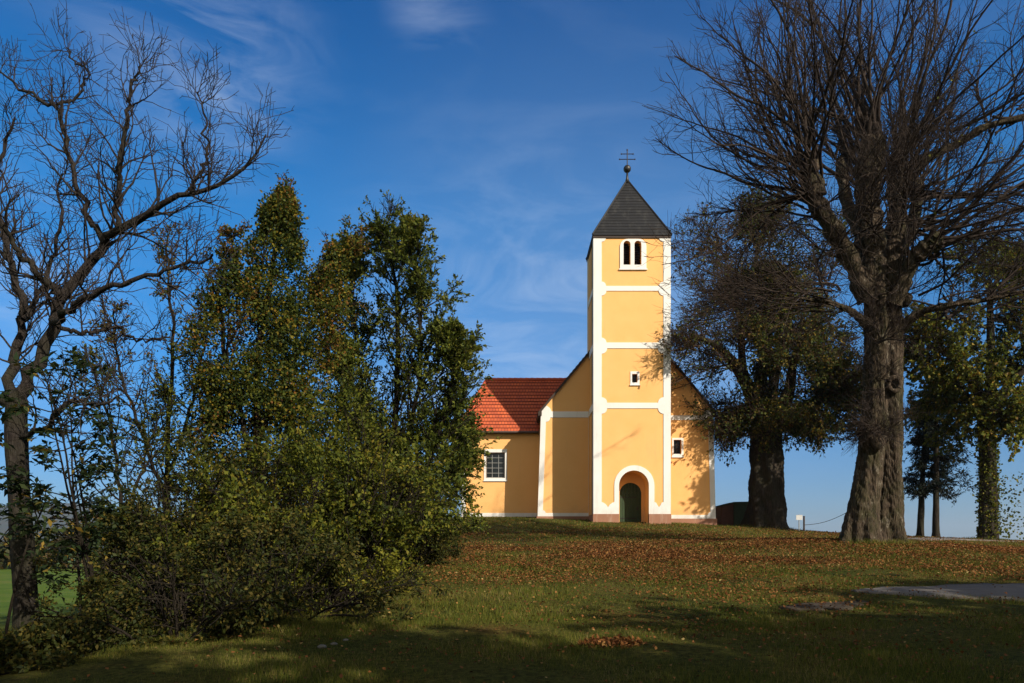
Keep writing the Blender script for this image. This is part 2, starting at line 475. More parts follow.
M['blade'] = mat_leaf('grass_blades', [(0.0, (0.045, 0.066, 0.010)), (0.45, (0.10, 0.12, 0.016)), (0.75, (0.165, 0.155, 0.024)), (0.93, (0.22, 0.165, 0.042)), (1.0, (0.28, 0.21, 0.08))], trans=0.35, clump=0.5)

# ------------------------------------------------------------------ ground
def axis(lo, hi, fine, far):
    a = np.arange(lo, hi + 1e-6, fine)
    g = [hi]; s = fine
    while g[-1] < far: s *= 1.22; g.append(g[-1] + s)
    l = [lo]; s = fine
    while l[-1] > -far: s *= 1.22; l.append(l[-1] - s)
    return np.array(sorted(set(l[1:])) + list(a) + g[1:])
gx, gy = axis(-30, 45, 0.5, 6000), axis(-6, 60, 0.5, 6000)
GX, GY = np.meshgrid(gx, gy)
H = ground_h(GX, GY)
H += 0.035 * np.sin(GX * 1.7 + np.sin(GY * 1.1) * 2) * np.sin(GY * 1.3 + GX * 0.4) * ((np.abs(GX) < 46) & (GY < 62))
V = np.stack([GX, GY, H], -1).reshape(-1, 3)
ny, nx = GX.shape
ii = (np.arange(ny - 1)[:, None] * nx + np.arange(nx - 1)[None]).ravel()
me = mesh_np('ground', V, np.stack([ii, ii + 1, ii + 1 + nx, ii + nx], 1))
m, t, out = new_mat('lawn_soil')
v = objvec(t)
n1 = noise(t, 0.55, 6, 0.6, v); n2 = noise(t, 14, 5, 0.7, v); n3 = noise(t, 55, 3, 0.6, v)
r1 = ramp(t, [(0.3, (0.045, 0.060, 0.013)), (0.55, (0.085, 0.085, 0.02)), (0.75, (0.12, 0.078, 0.026))]); t.links.new(n1.outputs['Fac'], r1.inputs['Fac'])
r2 = ramp(t, [(0.35, (0.3, 0.3, 0.3)), (0.7, (1.3, 1.2, 1.0))]); t.links.new(n2.outputs['Fac'], r2.inputs['Fac'])
lawn = mixc(t, 1.0, r1.outputs[0], r2.outputs[0], 'MULTIPLY')
rf = ramp(t, [(0.3, (0.045, 0.085, 0.012)), (0.5, (0.075, 0.12, 0.018)), (0.72, (0.13, 0.13, 0.035))]); nf = noise(t, 0.3, 9, 0.75, v); t.links.new(nf.outputs['Fac'], rf.inputs['Fac'])
sx = t.nodes.new('ShaderNodeSeparateXYZ'); t.links.new(v, sx.inputs[0])
mr = t.nodes.new('ShaderNodeMapRange'); mr.inputs['From Min'].default_value = -11; mr.inputs['From Max'].default_value = -17
t.links.new(sx.outputs['X'], mr.inputs['Value'])
c = mixc(t, mr.outputs[0], lawn, rf.outputs[0])
principled(t, out, c, 1.0, 0.05, bump=mixc(t, 0.5, n2.outputs['Fac'], n3.outputs['Fac']), bstr=0.8, bdist=0.05)
tag(link('ground', me, m, smooth=True), kind='structure')

# far hills on the left skyline
hx = np.linspace(-4200, 900, 90); hyv = np.linspace(2200, 4300, 30)
HX, HY = np.meshgrid(hx, hyv)
prof = (150 + 55 * np.sin(HX * 0.0021 + 1.0) + 40 * np.sin(HX * 0.0057) + 12 * np.sin(HX * 0.019 + HY * 0.006)) * sstep(300, -1500, HX)
HH = -12 + prof * np.sin(np.clip((HY - 2200) / 2100, 0, 1) * math.pi) ** 0.8
me = mesh_np('hills', np.stack([HX, HY, HH], -1).reshape(-1, 3), (lambda q, w: np.stack([q, q + 1, q + 1 + w, q + w], 1))((np.arange(29)[:, None] * 90 + np.arange(89)[None]).ravel(), 90))
tag(link('hills', me, mat_simple('wooded_hills', (0.035, 0.045, 0.03), (0.06, 0.05, 0.03), 0.02, 1.0, 0.05), smooth=True), kind='structure')

def strip(name, centre, widths, mat, lift, nseg=40, wob=0.05, seed=1):
    """a sheet that follows the ground along a centre line with ragged edges"""
    r_ = np.random.default_rng(seed)
    c = np.array(centre, float); s = np.linspace(0, len(c) - 1, nseg)
    x = np.interp(s, np.arange(len(c)), c[:, 0]); y = np.interp(s, np.arange(len(c)), c[:, 1]); w = np.interp(s, np.arange(len(c)), widths)
    dx, dy = np.gradient(x), np.gradient(y); L = np.hypot(dx, dy); nx_, ny_ = -dy / L, dx / L
    K = 9; V = []
    for k in range(K):
        q = (k / (K - 1) - 0.5)
        e = r_.normal(0, wob, nseg) if k in (0, K - 1) else 0
        X = x + nx_ * (w * q + e); Y = y + ny_ * (w * q + e)
        V.append(np.stack([X, Y, ground_h(X, Y) + lift + 0.02 * (1 - (2*q)**2)], -1))
    V = np.stack(V, 1).reshape(-1, 3)
    i = (np.arange(nseg - 1)[:, None] * K + np.arange(K - 1)[None]).ravel()
    me = mesh_np(name, V, np.stack([i, i + K, i + K + 1, i + 1], 1))
    o = link(name, me, mat, smooth=True)
    sm = o.modifiers.new('thick', 'SOLIDIFY'); sm.thickness = 0.12; sm.offset = -1
    return tag(o, kind='structure')
m, t, out = new_mat('worn_asphalt'); v = objvec(t)
n1 = noise(t, 1.4, 7, 0.65, v); n2 = noise(t, 60, 3, 0.6, v)
r1 = ramp(t, [(0.3, (0.10, 0.088, 0.076)), (0.55, (0.155, 0.137, 0.117)), (0.8, (0.08, 0.058, 0.038))]); t.links.new(n1.outputs['Fac'], r1.inputs['Fac'])
principled(t, out, r1.outputs[0], 0.9, 0.2, bump=n2.outputs['Fac'], bstr=0.5, bdist=0.01)
M['asphalt'] = m
ROAD = [(5.9, 12.75), (6.7, 12.7), (8.5, 12.6), (11, 12.5), (15, 12.6), (22, 13.2), (34, 15)]
ROADW = [0.25, 1.3, 2.1, 2.5, 2.7, 2.8, 2.9]
strip('road', ROAD, ROADW, M['asphalt'], 0.02, 70)
PATCH = [(3.95, 10.75), (4.6, 11.0), (5.45, 11.45)]
PATCHW = [0.2, 0.75, 0.25]
M['worn'] = mat_simple('bare_gravel_soil', (0.085, 0.07, 0.054), (0.045, 0.034, 0.024), 3.5, 1.0, .05, 0, .6)
strip('path', PATCH, PATCHW, M['worn'], 0.012, 24, 0.05, 3)
LANE = [(17.5, 33), (22, 36.2), (30, 38.2), (44, 39)]
strip('lane', LANE, [1.2, 2.6, 2.8, 2.8], M['asphalt'], 0.05, 40, 0.05, 5)

# ------------------------------------------------------------------ church
YT, YN, YC = 41.0, 43.35, 45.6          # fronts of tower, nave and side chapel
church = thing('church', (6.6, 43, 2.7), 'yellow country church with white trim, dark pyramid tower roof and red tiled side chapel', 'church')
BASE = 2.2                               # walls run down into the ground
tx = lambda p: PX(p, YT); tz = lambda p: PZ(p, YT)
x0, x1, ztop = tx(594), tx(670), tz(235)
TD = 3.4; YB = YT + TD; xc = (x0 + x1) / 2

def arch(xc, r, zs, n=18, a0=0, a1=180):
    return [(xc + r * math.cos(R(a0 + (a1 - a0) * k / n)), zs + r * math.sin(R(a0 + (a1 - a0) * k / n))) for k in range(n + 1)]
def arch_hole(xl, xr, zb, zt, n=14):
    r = (xr - xl) / 2
    return [(xl, zb), (xr, zb)] + arch((xl + xr) / 2, r, zt - r, n)
def rect(xl, xr, zb, zt): return [(xl, zb), (xr, zb), (xr, zt), (xl, zt)]
def lobed(xl, xr, zb, zt, r, corners='abcd', step=0.05, n=7):
    """panel whose chosen corners are bitten by a quarter-round lobe with a small step"""
    P = []
    for key, cx, cz, sa in (('a', xl, zb, 90), ('b', xr, zb, 180), ('c', xr, zt, 270), ('d', xl, zt, 0)):
        if key not in corners: P.append((cx, cz)); continue
        q = []
        for k in range(n + 1):
            a = R(sa - 90 * k / n)
            q.append((cx + r * math.cos(a), cz + r * math.sin(a)))
        P += q
    return P

# --- tower walls with openings
dcx, dr, dzs = tx(633.9), 0.826, tz(485.4)      # door arch
door_hole = [(dcx - dr, BASE), (dcx + dr, BASE)] + arch(dcx, dr, dzs, 20)
bl = arch_hole(tx(623.4), tx(630.4), tz(265), tz(241))
br_ = arch_hole(tx(634.3), tx(641.3), tz(265), tz(241))
sw = rect(tx(632), tx(637.4), tz(382.6), tz(374))
RD = 1.15                                        # depth of the door recess
mb = MB()
outer = [(x0, BASE), (dcx - dr, BASE)] + list(reversed(arch(dcx, dr, dzs, 20))) + [(dcx + dr, BASE), (x1, BASE), (x1, ztop), (x0, ztop)]
mb.prism(outer, YT, YT + RD, [bl, br_, sw], back=False)
for a, b in (((x0, YT), (x0, YB)), ((x0, YB), (x1, YB)), ((x1, YB), (x1, YT))):
    mb.face([(a[0], a[1], BASE), (a[0], a[1], ztop), (b[0], b[1], ztop), (b[0], b[1], BASE)])
tower = mb.build('tower_wall', M['yellow'], church)

# --- white trim plate of the tower front: frame with four lobed panels
sl, sr = tx(601.6), tx(663.4)
panels = []
panels.append(lobed(sl, sr, tz(286.1), tz(237.6), 0.24, 'abcd'))
panels.append(lobed(sl, sr, tz(342.6), tz(291.0), 0.26, 'abcd'))
panels.append(lobed(sl, sr, tz(402.8), tz(348.4), 0.30, 'abcd'))
ol, orr, orad = tx(614.2), tx(654.3), (tx(654.3) - tx(614.2)) / 2
zp = tz(505)
top3 = lobed(sl, sr, zp, tz(408.4), 0.30, 'cd')
def tip(xa, xb, z):                              # pointed ogee foot of a panel
    xm = (xa + xb) / 2
    return [(xa, z + 0.16), (xa + 0.10, z + 0.13), (xm - 0.10, z + 0.02), (xm, z - 0.13), (xm + 0.10, z + 0.02), (xb - 0.10, z + 0.13), (xb, z + 0.16)]
low = tip(sl, ol, zp) + [(ol, dzs)] + list(reversed(arch((ol + orr) / 2, orad, dzs, 20)))[1:-1] + [(orr, dzs)] + tip(orr, sr, zp) + top3[2:]
panels.append(low)
bw = rect(tx(619.9), tx(646.3), tz(269), tz(239.4))
plinth_t = tz(514)
plate_outer = [(x0 - 0.035, plinth_t), (dcx - dr, plinth_t)] + list(reversed(arch(dcx, dr, dzs, 20))) + [(dcx + dr, plinth_t), (x1 + 0.035, plinth_t), (x1 + 0.035, ztop - 0.02), (x0 - 0.035, ztop - 0.02)]
mb = MB(); mb.prism(plate_outer, YT - 0.035, YT + 0.002, panels)
for xs, sgn in ((x0, -1), (x1, 1)):              # strips and bands on the tower sides
    xa, xb = (xs - 0.035, xs + 0.01) if sgn < 0 else (xs - 0.01, xs + 0.035)
    mb.box((xa, YT + 0.004, plinth_t), (xb, YT + 0.42, ztop - 0.02))
    mb.box((xa, YB - 0.42, plinth_t), (xb, YB, ztop - 0.02))
    for pa, pb in ((291.5, 285.6), (349, 342), (409, 402)):
        mb.box((xa, YT + 0.42, tz(pa)), (xb, YB - 0.42, tz(pb)))
mb.build('tower_trim', M['white'], church)
mb = MB()
mb.box((x0 - 0.06, YT - 0.07, BASE), (dcx - dr, YT + 0.2, plinth_t)); mb.box((x0 - 0.06, YT + 0.2, BASE), (x0 + 0.1, YN + 0.2, plinth_t))
mb.build('plinth', M['plinth'], church)
mb = MB(); mb.box((dcx + dr, YT - 0.07, BASE), (x1 + 0.06, YT + 0.2, plinth_t)); mb.box((x1 - 0.1, YT + 0.2, BASE), (x1 + 0.06, YN + 0.2, plinth_t))
mb.build('plinth', M['plinth'], church)

# --- belfry windows
wf = MB()
wpoly = lambda xl, xr, zb, zt, r: [(xl, zb), (xr, zb)] + [(xr - r + r * math.cos(R(a)), zt - r + r * math.sin(R(a))) for a in range(0, 91, 15)] + [(xl + r - r * math.sin(R(a)), zt - r + r * math.cos(R(a))) for a in range(0, 91, 15)]
wf.prism(wpoly(tx(619.9), tx(646.3), tz(269), tz(239.2), 0.42), YT - 0.05, YT + 0.003, [bl, br_])
wf.box((tx(619.0), YT - 0.09, tz(270.2)), (tx(647.2), YT + 0.003, tz(269)))
bsur = wf.build('belfry_surround', M['white'], church)
for h in (bl, br_):
    xs = [p[0] for p in h]; zs = [p[1] for p in h]
    xa, xb, za, zb = min(xs), max(xs), min(zs), max(zs)
    win = MB(); win.face([(xa - .02, YT + 0.45, za - .02), (xb + .02, YT + 0.45, za - .02), (xb + .02, YT + 0.45, zb + .02), (xa - .02, YT + 0.45, zb + .02)])
    w = win.build('belfry_window', M['louvre'], church)
    lv = MB(); k = 0
    while za + 0.04 + k * 0.13 < zb - 0.1:
        z = za + 0.04 + k * 0.13; hw = (xb - xa) / 2 + .01
        lv.face([(xa, YT + 0.22, z), (xb, YT + 0.22, z), (xb, YT + 0.34, z + 0.11), (xa, YT + 0.34, z + 0.11)]); k += 1
    lv.build('louvre_slats', M['louvre'], w)

def small_window(xl, xr, zb, zt, fl, fr, fb, ft, yw, bars=(0, 0), deep=0.18, grey=False):
    """surround on the wall, recessed frame, pane and glazing bars"""
    s = MB(); s.prism(rect(fl, fr, fb, ft), yw - 0.035, yw + 0.003, [rect(xl, xr, zb, zt)])
    s.box((fl - 0.03, yw - 0.08, fb - 0.05), (fr + 0.03, yw + 0.003, fb))
    w = s.build('window', M['white'], church)
    g = MB(); g.face([(xl - .01, yw + deep + .03, zb - .01), (xr + .01, yw + deep + .03, zb - .01), (xr + .01, yw + deep + .03, zt + .01), (xl - .01, yw + deep + .03, zt + .01)])
    g.build('pane', M['glass'], w)
    f = MB(); b = 0.05
    f.prism(rect(xl, xr, zb, zt), yw + deep, yw + deep + 0.05, [rect(xl + b, xr - b, zb + b, zt - b)])
    nb, mbr = bars
    for k in range(1, nb + 1):
        x = xl + (xr - xl) * k / (nb + 1); f.box((x - .014, yw + deep - .004, zb + b), (x + .014, yw + deep + .03, zt - b))
    for k in range(1, mbr + 1):
        z = zb + (zt - zb) * k / (mbr + 1); f.box((xl + b, yw + deep - .008, z - .012), (xr - b, yw + deep + .02, z + .012))
    f.build('frame', M['frame_grey' if grey else 'wood_dark'], w)
    return w
small_window(tx(632), tx(637.4), tz(382.6), tz(374), tx(630.3), tx(639.5), tz(384.7), tz(371.5), YT, (0, 0))

# --- door recess back wall, door, steps
YD = YT + RD
mb = MB()
dw, ds = 0.63, tz(485.4) - 0.38
dd = [(dcx - dw, BASE)] + list(reversed(arch(dcx, dw, ds, 18))) + [(dcx + dw, BASE)]
mb.prism([(dcx - dr - 0.05, BASE)] + dd + [(dcx + dr + 0.05, BASE), (dcx + dr + 0.05, dzs + dr + 0.1), (dcx - dr - 0.05, dzs + dr + 0.1)], YD - 0.01, YD + 0.25)
mb.build('porch_wall', M['yellow'], church)
mb = MB()
npl = 7
for k in range(npl):                             # vertical boards with V joints
    xa = dcx - dw + 2 * dw * k / npl + 0.006; xb = dcx - dw + 2 * dw * (k + 1) / npl - 0.006
    h = lambda x: ds + math.sqrt(max(0, dw * dw - (x - dcx) ** 2))
    mb.prism([(xa, BASE), (xb, BASE), (xb, h(xb)), ((xa + xb) / 2, h((xa + xb) / 2)), (xa, h(xa))], YD + 0.10, YD + 0.16)
mb.box((dcx - dw + .02, YD + .13, BASE), (dcx + dw - .02, YD + .15, ds))
door = mb.build('door', M['door'], church)
mb = MB(); mb.tube([(dcx + 0.42, YD + 0.10, 3.75), (dcx + 0.42, YD + 0.04, 3.75), (dcx + 0.31, YD + 0.04, 3.75)], 0.016, 8); mb.box((dcx + .39, YD + .085, 3.62), (dcx + .45, YD + .101, 3.85))
mb.build('handle', M['iron'], door)
for z in (3.15, 4.35):
    mb = MB(); mb.box((dcx - dw + .02, YD + .085, z), (dcx + dw * 0.55, YD + .101, z + .05)); mb.build('hinge', M['iron'], door)
mb = MB(); mb.box((dcx - dr + .01, YT - 0.45, 2.4), (dcx + dr - .01, YD + .1, 2.78))
mb.build('doorstep', mat_simple('stone_step', (0.28, 0.26, 0.23), (0.2, 0.18, 0.15), 5), church, bevel=0.02)

# --- tower roof: four slopes laid in courses
def slope(mb, e0, e1, t1, t0, n, lift=0.035, u0=0, row=0.3):
    """courses between eave e0-e1 and top t0-t1; each course overlaps the one below"""
    e0, e1, t0, t1 = map(Vector, (e0, e1, t0, t1))
    nrm = (e1 - e0).cross(t0 - e0 if (t0 - e0).length > 1e-6 else t1 - e0).normalized()
    if nrm.z < 0: nrm = -nrm
    ax = (e1 - e0).normalized()
    for k in range(n):
        a, b = k / n, (k + 1) / n
        p0, p1, p2, p3 = e0.lerp(t0, a), e1.lerp(t1, a), e1.lerp(t1, b), e0.lerp(t0, b)
        q0, q1 = p0 + nrm * lift, p1 + nrm * lift
        q2, q3 = p2 + nrm * 0.004, p3 + nrm * 0.004
        U = lambda p: (p - e0).dot(ax) + u0
        va, vb = k * row, (k + 1) * row - 0.001
        mb.face([q0, q1, q2, q3], [(U(p0), va), (U(p1), va), (U(p2), vb), (U(p3), vb)])
        mb.face([p0 + nrm * -0.01, p1 + nrm * -0.01, q1, q0], [(U(p0), va), (U(p1), va), (U(p1), va + .01), (U(p0), va + .01)])
ov = 0.09
ex0, ex1, ey0, ey1, ez = x0 - ov, x1 + ov, YT - ov, YB + ov, ztop - 0.05
apex = Vector((xc, (YT + YB) / 2, PZ(180, (YT + YB) / 2)))
mb = MB()
cs = [(ex0, ey0, ez), (ex1, ey0, ez), (ex1, ey1, ez), (ex0, ey1, ez)]
for k in range(4):
    slope(mb, cs[k], cs[(k + 1) % 4], apex, apex, 20, 0.022, k * 7.13, 0.24)
mb.face([(p[0], p[1], ez - 0.012) for p in reversed(cs)])
troof = mb.build('tower_roof', M['slate'], church)
mb = MB()
mb.box((ex0 + .02, ey0 + .02, ez - .13), (ex1 - .02, ey1 - .02, ez - .015))
mb.build('eave_board', M['wood_dark'], troof)
mb = MB()
for k in range(4):
    a = Vector(cs[k]); mb.tube([a + Vector((0, 0, .05)), apex + Vector((0, 0, .02))], 0.05, 6)
mb.build('hip_flashing', M['slate'], troof)
mb = MB()
ya = apex.y; zb = PZ(169, ya)
mb.tube([(xc, ya, apex.z - .2), (xc, ya, apex.z + 0.12), (xc, ya, zb - .18)], [0.16, 0.07, 0.05], 10)
mb.sphere((xc, ya, zb), 0.22)
fin = mb.build('finial', M['copper'], troof, smooth=True)
mb = MB(); ct = PZ(150, ya)
mb.tube([(xc, ya, zb + .15), (xc, ya, ct)], 0.03, 6)
for z, hw in ((PZ(154, ya), 0.34), (PZ(159.3, ya), 0.44)):
    mb.tube([(xc - hw, ya, z), (xc + hw, ya, z)], 0.024, 6)
    for sgn in (-1, 1): mb.sphere((xc + sgn * hw, ya, z), 0.045, 8, 6)
mb.sphere((xc, ya, ct), 0.05, 8, 6)
mb.build('cross', M['iron'], fin)

# --- nave
nx_ = lambda p: PX(p, YN); nz = lambda p: PZ(p, YN)
NL, NR, NLT, NRT = nx_(537.5), nx_(715.5), nx_(541.5), nx_(712.5)
nez = nz(411); ncx = (NLT + NRT) / 2; NSL = 1.2
nrz = nez + (ncx - NLT) * NSL
NB = 59.0
rw = rect(nx_(673.6), nx_(681.3), nz(454), nz(439.8))
mb = MB()
gable = [(NL, BASE), (NR, BASE), (NRT, nez), (ncx, nrz), (NLT, nez)]
mb.prism(gable, YN, YN + 0.6, [rw], back=False)
mb.face([(NL, YN + .6, BASE), (NLT, YN + .6, nez), (NLT, NB, nez), (NL, NB, BASE)])
mb.face([(NR, YN + .6, BASE), (NR, NB, BASE), (NRT, NB, nez), (NRT, YN + .6, nez)])
mb.face([(p[0], NB, p[1]) for p in reversed(gable)])
mb.build('nave_wall', M['yellow'], church)
small_window(nx_(673.6), nx_(681.3), nz(454), nz(439.8), nx_(672), nx_(683.4), nz(456.7), nz(438), YN, (1, 2))
# trim: left and right wing plates
lerp = lambda a, b, t: a + (b - a) * t
def edgeL(z): return lerp(NL, NLT, (z - BASE) / (nez - BASE))
def edgeR(z): return lerp(NR, NRT, (z - BASE) / (nez - BASE))
bt, bb = nz(411.5), nz(417.5)
lt, lb = nz(513), nz(516.3)
rt, rb = nz(415.5), nz(420); st, sb = nz(515), nz(518.6)
mb = MB()
w_ = 0.27
def wing(eL, inner, sgn, bt, bb, lt, lb):
    xo_b, xo_t = eL(lb) - sgn * 0.03, eL(bt) - sgn * 0.03
    outer = [(xo_b, lb), (inner, lb), (inner, bt), (xo_t, bt)]
    r = 0.26
    za, zb = lt, bb
    xa = eL(za) + sgn * w_; xb = eL(zb) + sgn * w_
    lob = [(xb + sgn * r * math.cos(R(a)), zb - r * math.sin(R(a))) for a in range(0, 91, 15)]
    lob2 = [(xa + sgn * 0.16 * math.sin(R(a)), za + 0.16 * math.cos(R(a))) for a in range(0, 91, 15)]
    hole = [(inner - sgn * 0.01, za), (inner - sgn * 0.01, zb)] + lob + lob2
    mb.prism(outer, YN - 0.034, YN + 0.002, [hole])
# little cap lobe above the band at the corners
for eL, sgn, z, args in ((edgeL, 1, bt, (edgeL, x0 - 0.062, 1, bt, bb, lt, lb)), (edgeR, -1, rt, (edgeR, x1 + 0.062, -1, rt, rb, st, sb))):
    mb = MB(); wing(*args)
    a = eL(z) - sgn * 0.03
    mb.prism([(a, z), (a + sgn * 0.62, z), (a + sgn * 0.52, z + 0.2), (a + sgn * 0.34, z + 0.34), (a + sgn * 0.10, z + 0.16)], YN - 0.031, YN + 0.002)
    mb.build('nave_trim', M['white'], church)
mb = MB()
mb.box((NL - 0.05, YN - 0.05, BASE), (x0 - 0.06, YN + .1, lb)); mb.box((NL - .05, YN + .1, BASE), (NL + .1, NB, lb))
mb.build('plinth', M['plinth'], church)
mb = MB(); mb.box((x1 + 0.06, YN - 0.05, BASE), (NR + 0.08, YN + .1, sb)); mb.box((NR - .1, YN + .1, BASE), (NR + .08, NB, sb))
mb.build('plinth', M['plinth'], church)
# roof slopes
mb = MB(); no = 0.14
for sgn, xe in ((-1, NLT), (1, NRT)):
    E = Vector((xe + sgn * 0.20, YN - no, nez - 0.20 * NSL + 0.12)); T = Vector((ncx, YN - no, nrz + 0.12))
    E2, T2 = E.copy(), T.copy(); E2.y = T2.y = NB + .2
    if sgn < 0: slope(mb, E2, E, T, T2, 28, 0.045, 0, 0.28)
    else: slope(mb, E, E2, T2, T, 28, 0.045, 0, 0.28)
nroof = mb.build('nave_roof', M['tile_red'], church)
mb = MB()
for sgn, xe in ((-1, NLT), (1, NRT)):            # verge boards along the gable
    ex, ezz = xe + sgn * 0.20, nez - 0.20 * NSL
    mb.prism([(ex, ezz - .04), (ex, ezz + .15), (ncx, nrz + .15), (ncx, nrz - .04)] if sgn < 0 else [(ncx, nrz - .04), (ncx, nrz + .15), (ex, ezz + .15), (ex, ezz - .04)], YN - no - 0.03, YN - no + 0.01)
    mb.prism([(xe - .01 * sgn, ezz - .04), (ex, ezz - .06), (ex, ezz + .05), (xe - .01 * sgn, nez + .02)], YN - no + .012, NB)
mb.build('verge_board', M['wood_dark'], nroof)

# --- side chapel on the left
cx_ = lambda p: PX(p, YC); cz = lambda p: PZ(p, YC)
CL, CR, CB = cx_(462), NL + 0.6, YC + 5.2
cez = cz(431.5)
cw = rect(cx_(485.8), cx_(505), cz(478), cz(452.4))
mb = MB()
mb.prism(rect(CL, CR, BASE, cez), YC, YC + 0.5, [cw], back=False)
mb.face([(CL, YC + .5, BASE), (CL, YC + .5, cez), (CL, CB, cez), (CL, CB, BASE)])
mb.face([(CL, CB, BASE), (CL, CB, cez), (CR, CB, cez), (CR, CB, BASE)])
mb.build('chapel_wall', M['yellow'], church)
small_window(cx_(485.8), cx_(505), cz(478), cz(452.4), cx_(484), cx_(507), cz(480.5), cz(449.3), YC, (2, 4), 0.16, grey=True)
mb = MB(); k0, k1 = cz(513), cz(516.8)
mb.prism([(CL - .03, k1), (CR, k1), (CR, k0), (CL + .24, k0), (CL + .24, cez), (CL - .03, cez)], YC - .034, YC + .002)
mb.box((CL - .03, YC + .003, k1), (CL + .01, YC + .3, cez))
mb.build('chapel_trim', M['white'], church)
mb = MB(); mb.box((CL - .05, YC - .05, BASE), (NL - .05, YC + .1, k1)); mb.box((CL - .05, YC + .1, BASE), (CL + .1, CB, k1))
mb.build('plinth', M['plinth'], church)
yr = (YC + CB) / 2; rz = PZ(380, yr); co = 0.32
ze = cez - 0.06
EL, EF, EBk = CL - co, YC - co, CB + co
rl = PX(487, yr)
inner = NLT + 0.02
mb = MB()
def nroofx(z): return NLT + (z - nez) / NSL      # where the nave roof is at height z
top_r = Vector((nroofx(rz) + .1, yr, rz))
slope(mb, (EL, EF, ze), (NLT - .12, EF, ze), (nroofx(rz) + .1, yr, rz), (rl, yr, rz), 16, 0.045, 0, 0.28)
slope(mb, (NLT - .12, EBk, ze), (EL, EBk, ze), (rl, yr, rz), (nroofx(rz) + .1, yr, rz), 16, 0.045, 3, 0.28)
slope(mb, (EL, EBk, ze), (EL, EF, ze), (rl, yr, rz), (rl, yr, rz), 16, 0.045, 5, 0.28)
croof = mb.build('chapel_roof', M['tile_red'], church)
M['ridge'] = mat_simple('ridge_tile_clay', (0.46, 0.085, 0.03), (0.30, 0.055, 0.026), 3)
mb = MB()
def ridge_line(a, b, r=0.12, step=0.36):
    a, b = Vector(a), Vector(b); n = max(2, int((b - a).length / step))
    for k in range(n):
        p, q = a.lerp(b, k / n), a.lerp(b, (k + 1.08) / n)
        mb.tube([p, q], [r * 1.12, r * 0.9], 10)
ridge_line((rl - .05, yr, rz + .02), (nroofx(rz), yr, rz + .02))
ridge_line((EL, EF, ze + .05), (rl, yr, rz + .03)); ridge_line((EL, EBk, ze + .05), (rl, yr, rz + .03))
mb.build('ridge_tiles', M['ridge'], croof)
mb = MB(); mb.box((EL + .03, EF + .04, ze - .10), (NLT - .13, EF + .09, ze + .0)); mb.box((EL + .03, EF + .09, ze - .10), (EL + .08, EBk - .04, ze))
mb.box((EL + .08, EF + .09, ze - .08), (NLT - .13, YC - .036, ze - .05)); mb.box((EL + .08, YC - .036, ze - .08), (CL - .036, EBk - .04, ze - .05))
mb.build('eave_board', M['wood_dark'], croof)
mb = MB(); mb.tube([(EL - .02, EF - .05, ze - .02), (NLT - .1, EF - .05, ze - .04)], 0.07, 10)
mb.build('gutter', M['gutter'], croof)

# ------------------------------------------------------------------ trees
def norm(a): return a / (np.linalg.norm(a, axis=-1, keepdims=True) + 1e-9)
def grow(rg, P0, D, L, r0, r1, n, wob, up, zig=0.0):
    m = len(P0); D = norm(D); P = [P0]; st = (np.broadcast_to(L, (m,)) / n)[:, None]
    up = np.broadcast_to(up, (m,))[:, None]; z = np.array([0, 0, 1.0])
    side = norm(np.cross(D, rg.normal(size=(m, 3)))); 
    for k in range(n):
        D = norm(D + rg.normal(size=(m, 3)) * wob + up * z + side * (zig * (1 if k % 2 else -1)))
        P.append(P[-1] + D * st)
    P = np.stack(P, 1)
    tt = np.linspace(0, 1, n + 1)[None]
    Rr = np.broadcast_to(r0, (m,))[:, None] * (1 - tt) + np.broadcast_to(r1, (m,))[:, None] * tt
    return P, Rr
def at_t(P, Rr, idx, t):
    n = P.shape[1] - 1; f = np.clip(t, 0, 0.9999) * n; i = f.astype(int); f = (f - i)[:, None]
    a, b = P[idx, i], P[idx, i + 1]
    return a * (1 - f) + b * f, norm(b - a), Rr[idx, i] * (1 - f[:, 0]) + Rr[idx, i + 1] * f[:, 0]
def kids(rg, P, Rr, k, t0, t1, a0, a1):
    m = len(P); idx = np.repeat(np.arange(m), k); t = rg.uniform(t0, t1, len(idx))
    p, d, r = at_t(P, Rr, idx, t)
    perp = norm(np.cross(d, rg.normal(size=d.shape))); a = rg.uniform(R(a0), R(a1), len(idx))[:, None]
    return p, np.cos(a) * d + np.sin(a) * perp, r, t, idx
def kids_len(rg, P, Rr, N, t0, t1, a0, a1):
    L = np.linalg.norm(np.diff(P, axis=1), axis=2).sum(1); idx = np.sort(rg.choice(len(P), N, p=L / L.sum())); t = rg.uniform(t0, t1, N)
    p, d, r = at_t(P, Rr, idx, t); perp = norm(np.cross(d, rg.normal(size=d.shape))); a = rg.uniform(R(a0), R(a1), N)[:, None]
    return p, np.cos(a) * d + np.sin(a) * perp, r, t, idx
def fbm(p, f):
    """cheap lumpy field in about -1..1 that breaks foliage into clumps and gaps"""
    x, y, z = (p * f).T
    return (np.sin(x * 1.7 + 1.3 * np.sin(y * 1.3 + z)) + np.sin(y * 1.9 + 1.1 * np.sin(z * 1.6 - x)) + np.sin(z * 2.1 + 1.2 * np.sin(x * 1.4 + y * .7))) / 2.2
